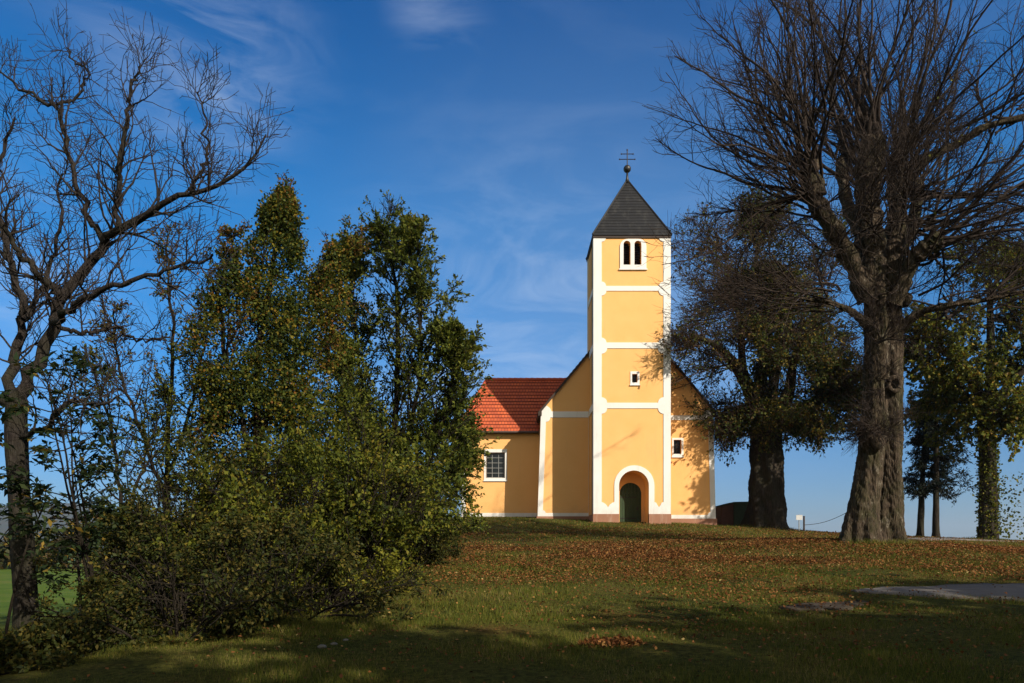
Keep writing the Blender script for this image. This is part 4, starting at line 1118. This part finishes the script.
p, d, r, t_, _ = kids(rg, C_, Cr, 2, .3, 1, 30, 70)
D_, Dr = grow(rg, p, d, .22 * rg.uniform(.4, 1.3, len(p)), .004, .0032, 2, .15, .06)
cr = add_tubes('crown', [(B_, Br)], M['twig_walnut'], walnut, 6)
add_tubes('twigs', [(C_, Cr)], M['twig_walnut'], cr, 4); add_tubes('twig_tips', [(D_, Dr)], M['twig_walnut'], cr, 3)
# low leafy shoots of the walnut
def pinnate(rg, P0, D, n_pairs=5, L=.34, leaf=.10):
    C, DD = [], []
    for p, d in zip(P0, D):
        d = d / np.linalg.norm(d); s = np.cross(d, [0, 0, 1]); s /= np.linalg.norm(s) + 1e-6
        for k in range(n_pairs):
            b = p + d * L * (.25 + .75 * k / n_pairs) + np.array([0, 0, -.10]) * (k / n_pairs) ** 2
            for sg in (-1, 1): C.append(b); DD.append(d * .55 + s * sg + np.array([0, 0, -.25]))
        C.append(p + d * L + np.array([0, 0, -.10])); DD.append(d + np.array([0, 0, -.3]))
    return np.array(C), np.array(DD)
def sapling(label, px, py_base, Y, stems, seed, nleaf, tall, spread, group):
    rg = np.random.default_rng(seed); x = PX(px, Y); z0 = gz(x, Y)
    tr = thing('walnut_sapling', (x, Y, z0), label, 'sapling', group)
    az = rg.uniform(0, 6.28, stems); D = np.stack([np.cos(az) * spread, np.sin(az) * spread, np.ones(stems)], -1)
    A, Ar = grow(rg, np.repeat([[x, Y, z0 - .05]], stems, 0) + rg.normal(0, .08, (stems, 3)) * [1, 1, 0], D, tall * rg.uniform(.6, 1.05, stems), .024, .008, 10, .06, .0)
    p, d, r, t_, _ = kids(rg, A, Ar, nleaf, .35, 1, 35, 85)
    B_, Br = grow(rg, p, d, .7 * rg.uniform(.5, 1.1, len(p)), .009, .005, 5, .08, .02)
    add_tubes('stem', [(A, Ar), (B_, Br)], M['bark_thin'], tr, 5)
    idx = np.repeat(np.arange(len(B_)), 3); p, d, _ = at_t(B_, Br, idx, rg.uniform(.3, 1, len(idx)))
    d = d + rg.normal(0, .5, d.shape); C, DD = pinnate(rg, p, d)
    add_leaves('foliage', rg, C, .115, M['leaf_walnut'], tr, D=DD * .9, aspect=.42, up=.8)
    return tr
sapling('walnut sapling with dark feather shaped leaves right of the bare walnut trunk', 95, 640, 10.5, 5, 61, 11, 3.6, .28, 'young walnuts on the left bank')
sapling('low walnut sapling with some yellow leaves in front of the bare walnut trunk', 8, 650, 9.0, 4, 62, 9, 2.6, .35, 'young walnuts on the left bank')

# ---- leafy trees of the left bank
def path_tree(name, label, group, Y, base_px, stems, seed, leafmat, barkmat, leaf, nb, nc, nleaf, lb, lc, up=.03, filt=None, ang=(25, 60)):
    """several near-upright stems given as px polylines, with side branches all along"""
    rg = np.random.default_rng(seed); x = PX(base_px, Y); z0 = gz(x, Y)
    tr = thing(name, (x, Y, z0), label, 'tree', group)
    st = [limb([(a, b, r * .62, d) for a, b, r, d in s], Y, 22) for s in stems]
    for P, Rr in st:
        P += rg.normal(0, .03, P.shape)
    V, Fq = tubes(st, 8); link('trunk', mesh_np('trunk', V, Fq), barkmat, tr, True)
    A = np.concatenate([s[0] for s in st]); Ar = np.concatenate([s[1] for s in st])
    p, d, r, t_, _ = kids(rg, A, Ar, nb, .12, 1, *ang)
    B_, Br = grow(rg, p, d, lb * (1.2 - 1.02 * t_) * rg.uniform(.5, 1.15, len(p)), np.clip(r * .5, .008, .03), .006, 7, .10, up)
    tb = t_
    p, d, r, t_, ix2 = kids(rg, B_, Br, nc, .12, 1, 25, 65)
    C_, Cr = grow(rg, p, d, lc * (1.15 - .75 * tb[ix2]) * rg.uniform(.4, 1.15, len(p)), .007, .004, 4, .14, up)
    cr = add_tubes('crown', [(B_, Br), ], barkmat, tr, 4); add_tubes('twigs', [(C_, Cr)], barkmat, cr, 3)
    idx = np.repeat(np.arange(len(C_)), nleaf); p, d, _ = at_t(C_, Cr, idx, rg.uniform(.1, 1, len(idx)))
    k = fbm(p, 1.5) > rg.uniform(-1.1, .25, len(p)); p, d = p[k], d[k]
    add_leaves('leaves', rg, p + rg.normal(0, .03, p.shape), leaf, leafmat, cr, D=d, droop=.2, aspect=.5)
    return tr, st
LB = 'trees on the left bank'
YI = 17.0
ivy, st = path_tree('ivy_clad_tree', 'tall ivy clad tree with yellow brown top in the middle of the left thicket', LB, YI, 262, [
    [(262, 640, 8, 0), (258, 520, 7, 0), (256, 420, 6, 0), (262, 330, 5, .1), (274, 260, 3.5, .2), (284, 205, 2, .2), (286, 188, 1, .2)],
    [(258, 480, 5, 0), (236, 400, 4, -.4), (222, 330, 3, -.8), (226, 270, 2, -1), (236, 232, 1, -1)],
    [(260, 440, 5, 0), (290, 370, 4, .5), (318, 310, 3, .9), (340, 262, 2, 1.2), (356, 232, 1, 1.3)]], 71, M['leaf_autumn'], M['bark_thin'], .075, 30, 7, 12, 1.7, .55, .02)
rgi = np.random.default_rng(72); Cs = []
for (P, Rr), n, w0 in zip(st, (62000, 26000, 28000), (1.25, .95, .95)):
    t_ = .04 + .86 * rgi.uniform(0, 1, n) ** 1.15; p, d, r = at_t(P, Rr, np.zeros(n, int), t_)
    a = rgi.uniform(0, 6.28, n)
    bulge = .65 + .5 * np.sin(t_ * 23 + a * .5) * np.sin(t_ * 41 + 1)
    rr = w0 * (1.32 - 1.32 * t_) * (bulge + .25 * np.abs(rgi.normal(0, 1, n)))
    p = p + np.stack([rr * np.cos(a), rr * np.sin(a), rgi.normal(0, .12, n)], -1)
    Cs.append(p[fbm(p, 1.4) > rgi.uniform(-1.0, .35, n)])
add_leaves('ivy', rgi, np.concatenate(Cs), .066, M['leaf_ivy'], ivy, aspect=.85, droop=.3)
YA = 21.0
path_tree('ash_tree', 'slender green tree with pointed upright tops right of the ivy clad tree', LB, YA, 395, [
    [(392, 590, 7, 0), (394, 500, 6, 0), (396, 420, 5, 0), (398, 340, 4, 0), (394, 270, 2.6, .1), (388, 235, 1.6, .1), (389, 212, .8, .1)],
    [(396, 540, 5, 0), (410, 440, 4, -.3), (420, 360, 3, -.5), (418, 290, 2, -.6), (412, 255, 1.2, -.6), (410, 235, .7, -.6)],
    [(394, 540, 5, 0), (376, 460, 4, .4), (362, 390, 3, .8), (354, 320, 2, 1), (350, 275, 1.2, 1.1), (352, 250, .7, 1.1)],
    [(398, 560, 5, 0), (424, 480, 4, -.5), (442, 420, 3, -.9), (452, 370, 2, -1.1), (456, 335, 1, -1.2)],
    [(398, 570, 4, .3), (430, 510, 3, .8), (455, 462, 2.2, 1.1), (466, 430, 1.2, 1.3)],
    [(390, 580, 4, -.3), (372, 520, 3, -.9), (352, 450, 2.4, -1.3), (340, 390, 1.6, -1.5), (336, 345, .8, -1.5)]], 81, M['leaf_ash'], M['bark_thin'], .10, 80, 9, 22, 2.5, .65, .04, ang=(20, 62))
YS = 18.0
path_tree('slender_tree', 'thin half bare tree with sparse yellowing leaves between the walnut and the ivy clad tree', LB, YS, 165, [
    [(166, 620, 5, 0), (166, 520, 4.5, 0), (168, 420, 3.6, 0), (172, 330, 2.6, .1), (168, 262, 1.6, .1), (170, 226, .8, .1)],
    [(166, 500, 3, 0), (140, 430, 2.6, -.5), (120, 370, 2, -.8), (112, 310, 1.2, -1)],
    [(166, 480, 3, 0), (190, 410, 2.6, .4), (204, 350, 2, .7), (206, 300, 1.2, .8)]], 91, M['leaf_autumn'], M['bark_thin'], .075, 34, 7, 10, 1.8, .6, .02)
path_tree('slender_tree', 'leaning thin tree with sparse green leaves behind the walnut sapling', LB, 15.0, 128, [
    [(128, 610, 4, 0), (122, 520, 3.4, 0), (112, 440, 2.6, 0), (96, 380, 1.6, 0), (84, 350, .8, 0)],
    [(124, 540, 3, 0), (142, 470, 2.4, .4), (158, 420, 1.6, .6), (170, 390, .8, .7)]], 92, M['leaf_shrub'], M['bark_thin'], .075, 30, 7, 9, 1.4, .5, .02)

# ---- shrubs of the left bank
def shrub(name, label, px, Y, hgt, wid, seed, leafmat, stems=26, nb=8, nc=5, nleaf=4, leaf=.075, depth=None, up=-.02, cat='shrub', group='shrubs of the left thicket', aspect=.6):
    rg = np.random.default_rng(seed); x = PX(px, Y); z0 = gz(x, Y); depth = depth or wid
    tr = thing(name, (x, Y, z0), label, cat, group)
    az = rg.uniform(0, 6.28, stems); sp = rg.uniform(.1, 1.0, stems) ** .8
    P0 = np.stack([x + np.cos(az) * wid * .35 * sp, Y + np.sin(az) * depth * .35 * sp, np.zeros(stems)], -1); P0[:, 2] = ground_h(P0[:, 0], P0[:, 1]) - .05
    D = np.stack([np.cos(az) * sp * wid * .55, np.sin(az) * sp * depth * .55, hgt * (1.1 - .55 * sp)], -1)
    L = np.linalg.norm(D, axis=1) * rg.uniform(.65, 1.05, stems)
    A, Ar = grow(rg, P0, D, L, .022, .007, 8, .09, up)
    p, d, r, t_, _ = kids(rg, A, Ar, nb, .1, 1, 30, 80)
    B_, Br = grow(rg, p, d, .28 * hgt * rg.uniform(.4, 1.1, len(p)), .009, .005, 5, .12, up)
    p, d, r, t_, _ = kids(rg, B_, Br, nc, .15, 1, 30, 75)
    C_, Cr = grow(rg, p, d, .13 * hgt * rg.uniform(.4, 1.2, len(p)), .005, .0035, 3, .15, up)
    add_tubes('stem', [(A, Ar), (B_, Br)], M['bark_thin'], tr, 3)
    idx = np.repeat(np.arange(len(C_)), nleaf * 5); leaf *= .85; p, d, _ = at_t(C_, Cr, idx, rg.uniform(.1, 1, len(idx)))
    p = p + rg.normal(0, .035, p.shape); k = fbm(p, 1.9) > rg.uniform(-.45, .35, len(p)); p, d = p[k], d[k]; p[:, 2] = np.maximum(p[:, 2], ground_h(p[:, 0], p[:, 1]) + .03)
    add_leaves('foliage', rg, p, leaf, leafmat, tr, D=d, aspect=aspect, droop=.15)
    return tr
shrub('hazel_shrub', 'tall green shrub whose leaves reach towards the chapel window', 398, 20.5, 4.7, 2.3, 101, M['leaf_ash'], 26, 9, 6, 3, .14)
shrub('hazel_shrub', 'rounded dark shrub below the slender green tree at the top of the slope', 385, 17.0, 2.5, 2.3, 102, M['leaf_bramble'], 30, 9, 5, 4, .075)
shrub('hazel_shrub', 'broad yellow green shrub in the middle of the thicket front', 345, 15.0, 3.9, 2.6, 103, M['leaf_shrub'], 34, 9, 6, 3, .105)
shrub('hazel_shrub', 'tall dense dark shrub under the ivy clad tree', 270, 14.0, 3.3, 3.0, 104, M['leaf_shrub'], 36, 9, 6, 4, .09)
shrub('hazel_shrub', 'dark reddish green shrub left of the ivy clad tree', 200, 13.5, 3.0, 2.8, 105, M['leaf_bramble'], 36, 9, 6, 4, .075)
shrub('hazel_shrub', 'dark spreading shrub beside the walnut trunk', 200, 12.0, 2.1, 2.0, 106, M['leaf_bramble'], 34, 9, 6, 4, .07)
shrub('bramble_bush', 'low dark bramble bush at the foot of the thicket', 270, 10.5, 1.5, 2.6, 107, M['leaf_bramble'], 40, 9, 5, 4, .065, up=-.07)
shrub('bramble_bush', 'low dark bramble bush in the lower left corner of the thicket', 190, 9.3, 1.3, 2.2, 108, M['leaf_bramble'], 40, 9, 5, 4, .065, up=-.07)
shrub('bramble_bush', 'dark undergrowth bush around the foot of the walnut', 40, 8.3, .42, 1.6, 109, M['leaf_bramble'], 34, 8, 5, 4, .065, up=-.07)
shrub('weed_clump', 'bright yellow green weeds spilling onto the lawn from the thicket', 366, 12.6, 1.0, 1.3, 110, M['leaf_yellowgreen'], 34, 7, 4, 3, .06, up=-.04, cat='weeds')
shrub('weed_clump', 'small yellow leaved weed clump in front of the dark brambles', 320, 11.0, .8, 1.1, 111, M['leaf_yellowgreen'], 26, 7, 4, 3, .055, up=-.04, cat='weeds')
shrub('bramble_bush', 'small dark bush at the right end of the thicket on the grass slope', 424, 18.0, 1.4, .9, 112, M['leaf_bramble'], 24, 8, 5, 4, .065)
shrub('hazel_shrub', 'leafy shrub closing the gap behind the ivy clad tree', 318, 19.0, 5.2, 2.8, 113, M['leaf_shrub'], 34, 9, 6, 4, .11)
shrub('hazel_shrub', 'background shrub behind the slender half bare tree', 195, 20.0, 3.4, 3.4, 114, M['leaf_shrub'], 34, 9, 6, 4, .09)

# ---- trees to the right of and behind the viewer: their shade lies on the front lawn
def shade_tree(label, x, y, h, rad, seed, nl=4600):
    rg = np.random.default_rng(seed); z0 = gz(x, y)
    tr = thing('oak_tree', (x, y, z0), label, 'tree', 'oaks near the viewer')
    V, Fq = solid_trunk(rg, [[x, y, z0 - .2, .4], [x, y, z0 + h * .4, .3], [x, y, z0 + h * .8, .1]], sides=16, n=20, flare=.4, flare_h=.5)
    link('trunk', mesh_np('trunk', V, Fq), M['bark_dark'], tr, True)
    n = 60; az = rg.uniform(0, 6.28, n); zz = rg.uniform(.18, .85, n); el = R(1) * rg.uniform(0, 55, n)
    P0 = np.stack([np.full(n, x), np.full(n, y), z0 + h * zz], -1); D = np.stack([np.cos(az) * np.cos(el), np.sin(az) * np.cos(el), np.sin(el)], -1)
    A, Ar = grow(rg, P0, D, rad * np.sqrt(np.clip(1.05 - (zz - .35) ** 2 * 2.4, .2, 1)) * rg.uniform(.7, 1.05, n), .08, .02, 8, .09, .02)
    cr = add_tubes('crown', [(A, Ar)], M['bark_dark'], tr, 5)
    idx = rg.integers(0, n, nl); p, d, _ = at_t(A, Ar, idx, rg.uniform(.25, 1, nl) ** .7)
    add_leaves('leaves', rg, p + rg.normal(0, .45, p.shape), .42, M['leaf_shrub'], cr, aspect=.75)
shade_tree('oak with full crown standing out of view to the right, nearest the road', 21.6, -1.6, 13.2, 4.2, 201)
shade_tree('oak with full crown standing out of view behind the lawn corner', 15.4, -5.6, 12.7, 4.2, 202)
shade_tree('tallest oak standing out of view behind the viewer', 8.2, -11.8, 20.5, 4.5, 203, 9500)
shade_tree('oak with full crown standing out of view between two others right of the lawn', 18.6, -3.2, 13.0, 4.0, 204)
shade_tree('tall oak standing out of view close behind the viewer on the right', 12.0, -9.0, 15.6, 4.2, 205)
shade_tree('oak with full crown standing out of view farthest along the road', 25.6, -1.4, 13.2, 4.2, 206)

# ---- far wood on the left beyond the field
rg = np.random.default_rng(221); n = 16000
x = rg.uniform(-190, -14, n); y = 92 + rg.normal(0, 3, n) + .05 * np.abs(x); hgt = 4.2 + 1.6 * np.sin(x * .21) + 1.2 * np.sin(x * .47 + 1)
C = np.stack([x, y, ground_h(x, y) + rg.uniform(0, 1, n) ** .8 * hgt], -1)
o = add_leaves('far_wood', rg, C, .8, M['leaf_wood'], None, aspect=.8); tag(o, 'brown green band of far hedge trees beyond the bright field', 'hedge', kind='stuff')

# ------------------------------------------------------------------ air
m, t, out = new_mat('thin_air')
pv = t.nodes.new('ShaderNodeVolumePrincipled'); pv.inputs['Color'].default_value = (0.72, 0.87, 1.0, 1)
pv.inputs['Density'].default_value = 0.00013; pv.inputs['Anisotropy'].default_value = 0.3
t.links.new(pv.outputs[0], out.inputs['Volume'])
mb = MB(); mb.box((-9000, -9000, -60), (9000, 9000, 245)); hz = mb.build('haze', m); tag(hz, kind='stuff')

# ------------------------------------------------------------------ small things
xb = PX(731, 46.5); zb_ = gz(xb, 46.5)
box = thing('storage_bin', (xb, 46.5, zb_), 'dark green storage bin with rusty brown end behind the church corner', 'bin')
M['bin_green'] = mat_simple('dull_green_paint', (0.06, 0.085, 0.045), (0.04, 0.055, 0.03), 4)
M['bin_rust'] = mat_simple('rusty_brown_panel', (0.13, 0.055, 0.032), (0.08, 0.035, 0.022), 4)
mb = MB(); xL, xR_ = PX(718, 46.5), PX(747, 46.5); zt_ = PZ(503, 46.5)
mb.prism([(xL + .85, zb_ - .1), (xR_, zb_ - .1), (xR_, zt_), (xL + .85, zt_ - .02)], 46.0, 47.6); mb.build('body', M['bin_green'], box, bevel=.02)
mb = MB(); mb.prism([(xL, zb_ - .1), (xL + .845, zb_ - .1), (xL + .845, zt_ - .025), (xL + .12, zt_ - .22)], 46.05, 47.55); mb.build('end_panel', M['bin_rust'], box, bevel=.02)
mb = MB(); mb.prism([(xL + .10, zt_ - .215), (xL + .845, zt_ - .02), (xR_ + .05, zt_ + .005), (xR_ + .05, zt_ + .06), (xL + .84, zt_ + .04), (xL + .08, zt_ - .16)], 45.93, 47.67); mb.build('lid', M['bin_green'], box)

ys = 40.0; xs = PX(799, ys); zs = gz(xs, ys)
sg = thing('small_sign', (xs, ys, zs), 'small blank white sign board on a thin post between the two lindens', 'sign')
mb = MB(); mb.tube([(xs + .0, ys, zs - .2), (xs, ys, PZ(514.5, ys))], .025, 8); mb.build('post', M['frame_grey'], sg)
mb = MB(); mb.box((xs - .17, ys - .05, PZ(520, ys)), (xs + .17, ys - .03, PZ(515, ys))); mb.build('board', mat_simple('white_sign_paint', (.5, .5, .48), (.42, .42, .4), 6), sg)
xp = PX(804, ys); zp_ = gz(xp, ys)
fp = thing('fence_post', (xp, ys, zp_), 'short dark post holding a slack wire right of the white sign', 'post')
mb = MB(); mb.tube([(xp, ys, zp_ - .2), (xp, ys, PZ(516, ys))], .05, 8); mb.build('post', M['wood_dark'], fp)
mb = MB(); a_, b_ = Vector((xp, ys, PZ(525, ys))), Vector(px2(846, 513, 38.5))
pts = [a_.lerp(b_, k / 12) - Vector((0, 0, .15 * math.sin(math.pi * k / 12))) for k in range(13)]
mb.tube(pts, .014, 6); mb.build('wire', M['iron'], fp)

rg = np.random.default_rng(301)
ST = mat_simple('pale_stone', (0.16, 0.15, 0.13), (0.09, 0.085, 0.07), 5, .9)
for (px, py, r, lab) in ((322, 648, .042, 'pale stone at the foot of the thicket, the largest of three'), (334, 645, .032, 'pale stone in the middle of three at the thicket foot'), (346, 641, .028, 'pale stone nearest the lawn of three at the thicket foot')):
    Y = 8.0
    for _ in range(40): Y = EYE / ((py - HZ) / F) - gz(PX(px, Y), Y) / ((py - HZ) / F)
    x = PX(px, Y)
    mb = MB(); mb.sphere((0, 0, 0), r, 10, 7, (1.2, 1, .6))
    mb.v = [tuple(np.array(v) * (1 + rg.normal(0, .07))) for v in mb.v]
    o = mb.build('stone', ST, None, True); o.location = (x, Y, gz(x, Y) + r * .35)
    tag(o, lab, 'stone', 'stones at the thicket foot')

# ------------------------------------------------------------------ grass and leaf litter
def in_strip(x, y, pts, w, extra=0.0):
    c = np.array(pts); d = np.full(len(x), 1e9); ww = np.zeros(len(x))
    for (a, b, wa, wb) in zip(c[:-1], c[1:], w[:-1], w[1:]):
        ab = b - a; t_ = np.clip(((x - a[0]) * ab[0] + (y - a[1]) * ab[1]) / (ab @ ab), 0, 1)
        dd = np.hypot(x - a[0] - t_ * ab[0], y - a[1] - t_ * ab[1]); k = dd < d
        ww = np.where(k, wa + (wb - wa) * t_, ww); d = np.where(k, dd, d)
    return d < ww / 2 + extra
def frustum_pts(rg, n, y0, y1, xl=-3.9, pw=1.0):
    y = y0 + (y1 - y0) * rg.uniform(0, 1, n) ** pw
    x = rg.uniform(-1, 1, n) * (.72 * y + 1.0)
    k = (x > xl - .10 * y)
    x, y = x[k], y[k]
    e = -.16 + .14 * np.sin(x * 4.1 + 2 * np.sin(y * 5.3)) * np.sin(y * 6.7 + x) + rg.normal(0, .06, len(x))
    bad = in_strip(x, y, ROAD, ROADW, e) | in_strip(x, y, PATCH, PATCHW, e * .7) | in_strip(x, y, LANE, [1.2, 2.6, 2.8, 2.8])
    bad |= (y > YT - .05) & (x > x0 - .1) & (x < x1 + .1)
    bad |= (y > YN - .05) & (x > NL - .05) & (x < NR + .05)
    bad |= (y > YC - .05) & (x > CL) & (x < NR)
    return x[~bad], y[~bad]
rg = np.random.default_rng(401)
bx_, by_, bh, bw_ = [], [], [], []
for n, y0, y1, h, w in ((150000, 5.5, 10, .055, .0055), (130000, 9, 17, .065, .010), (130000, 16, 30, .075, .020), (80000, 28, 46, .085, .034)):
    x, y = frustum_pts(rg, n, y0, y1)
    patch = .75 + .35 * np.sin(x * 1.3 + np.sin(y * 1.7) * 1.5) * np.sin(y * 1.1 + x * .6)
    bx_.append(x); by_.append(y); bh.append(h * patch * rg.uniform(.5, 1.4, len(x))); bw_.append(np.full(len(x), w))
for (cx0, cy0, r0_, n, hh) in ((lx, YL, .9, 2600, .13), (x2, Y2, 1.3, 1800, .14), (xw, YW, .5, 1500, .16), (x3, Y3, .8, 900, .14)):
    a = rg.uniform(0, 6.28, n); r_ = r0_ * (.65 + np.abs(rg.normal(0, .35, n)))
    bx_.append(cx0 + r_ * np.cos(a)); by_.append(cy0 + r_ * np.sin(a)); bh.append(hh * rg.uniform(.4, 1.5, n)); bw_.append(np.full(n, .012 + .0006 * cy0))
x, y, h, w = map(np.concatenate, (bx_, by_, bh, bw_))
z = ground_h(x, y) + 0.0
a = rg.uniform(0, 6.28, len(x)); ca, sa = np.cos(a) * w / 2, np.sin(a) * w / 2
lx_, ly_ = rg.normal(0, .5, len(x)) * h, rg.normal(0, .5, len(x)) * h
V = np.stack([np.stack([x - ca, y - sa, z - .03], -1), np.stack([x + ca, y + sa, z - .03], -1), np.stack([x + lx_, y + ly_, z + h], -1)], 1).reshape(-1, 3)
o = link('lawn_grass', mesh_np('lawn_grass', V, np.arange(len(V)).reshape(-1, 3)), M['blade']); tag(o, 'short uneven lawn grass on the church slope', 'grass', kind='stuff')
# litter: thick under the great linden, thin elsewhere
n = 1300000
x = rg.uniform(-4, 32, n); y = 5.5 + 36 * rg.uniform(0, 1, n) ** .9
dens = .035 + .52 * np.exp(-(((x - 10.5) / 9.5) ** 2 + ((y - 19.0) / 6.0) ** 2)) + .07 * np.exp(-(((x - 0) / 6) ** 2 + ((y - 24) / 9) ** 2))
dens *= .20 + 3.0 * (.5 + .5 * np.sin(x * .37 + 1.4 * np.sin(y * .31 + .5)) * np.sin(y * .53 + x * .21 + 2)) * (np.sin(x * .9 + np.sin(y * .7) * 2) * np.sin(y * .8 + x * .3) * .5 + .5)
k = (rg.uniform(0, 1, n) < dens) & (np.abs(x) < .74 * y + 1)
x, y = x[k], y[k]
k = ~(in_strip(x, y, ROAD, ROADW, -.15) & (rg.uniform(0, 1, len(x)) < .93)) & ~((y > YT - .3) & (x > NL - .5) & (x < NR + .5))
x, y = x[k], y[k]
C = np.stack([x, y, ground_h(x, y) + rg.uniform(.03, .075, len(x))], -1)
onroad = in_strip(x, y, ROAD, ROADW); C[onroad, 2] = ground_h(C[onroad, 0], C[onroad, 1]) + .09
d = rg.normal(size=(len(x), 3)) * [1, 1, .30]
V, Fq = leaves_np(rg, C, .032 + .0009 * y, .8, 1.1, 0, d)
o = link('fallen_leaves', mesh_np('fallen_leaves', V, Fq), M['litter']); tag(o, 'brown and orange fallen leaves scattered over the lawn', 'leaves', kind='stuff')
# little heap of dry cuttings on the front lawn
hx_, hy_ = PX(612, 8.1), 8.1
hz_ = gz(hx_, hy_); n = 420
a = rg.uniform(0, 6.28, n); rr = np.sqrt(rg.uniform(0, 1, n)); 
C = np.stack([hx_ + .36 * rr * np.cos(a), hy_ + .22 * rr * np.sin(a), hz_ + .01 + .07 * (1 - rr ** 2) * rg.uniform(.2, 1, n)], -1)
o = add_leaves('leaf_heap', rg, C, .055, M['litter'], None, aspect=.5); tag(o, 'small heap of dry brown leaves on the shaded front lawn', 'leaf heap')
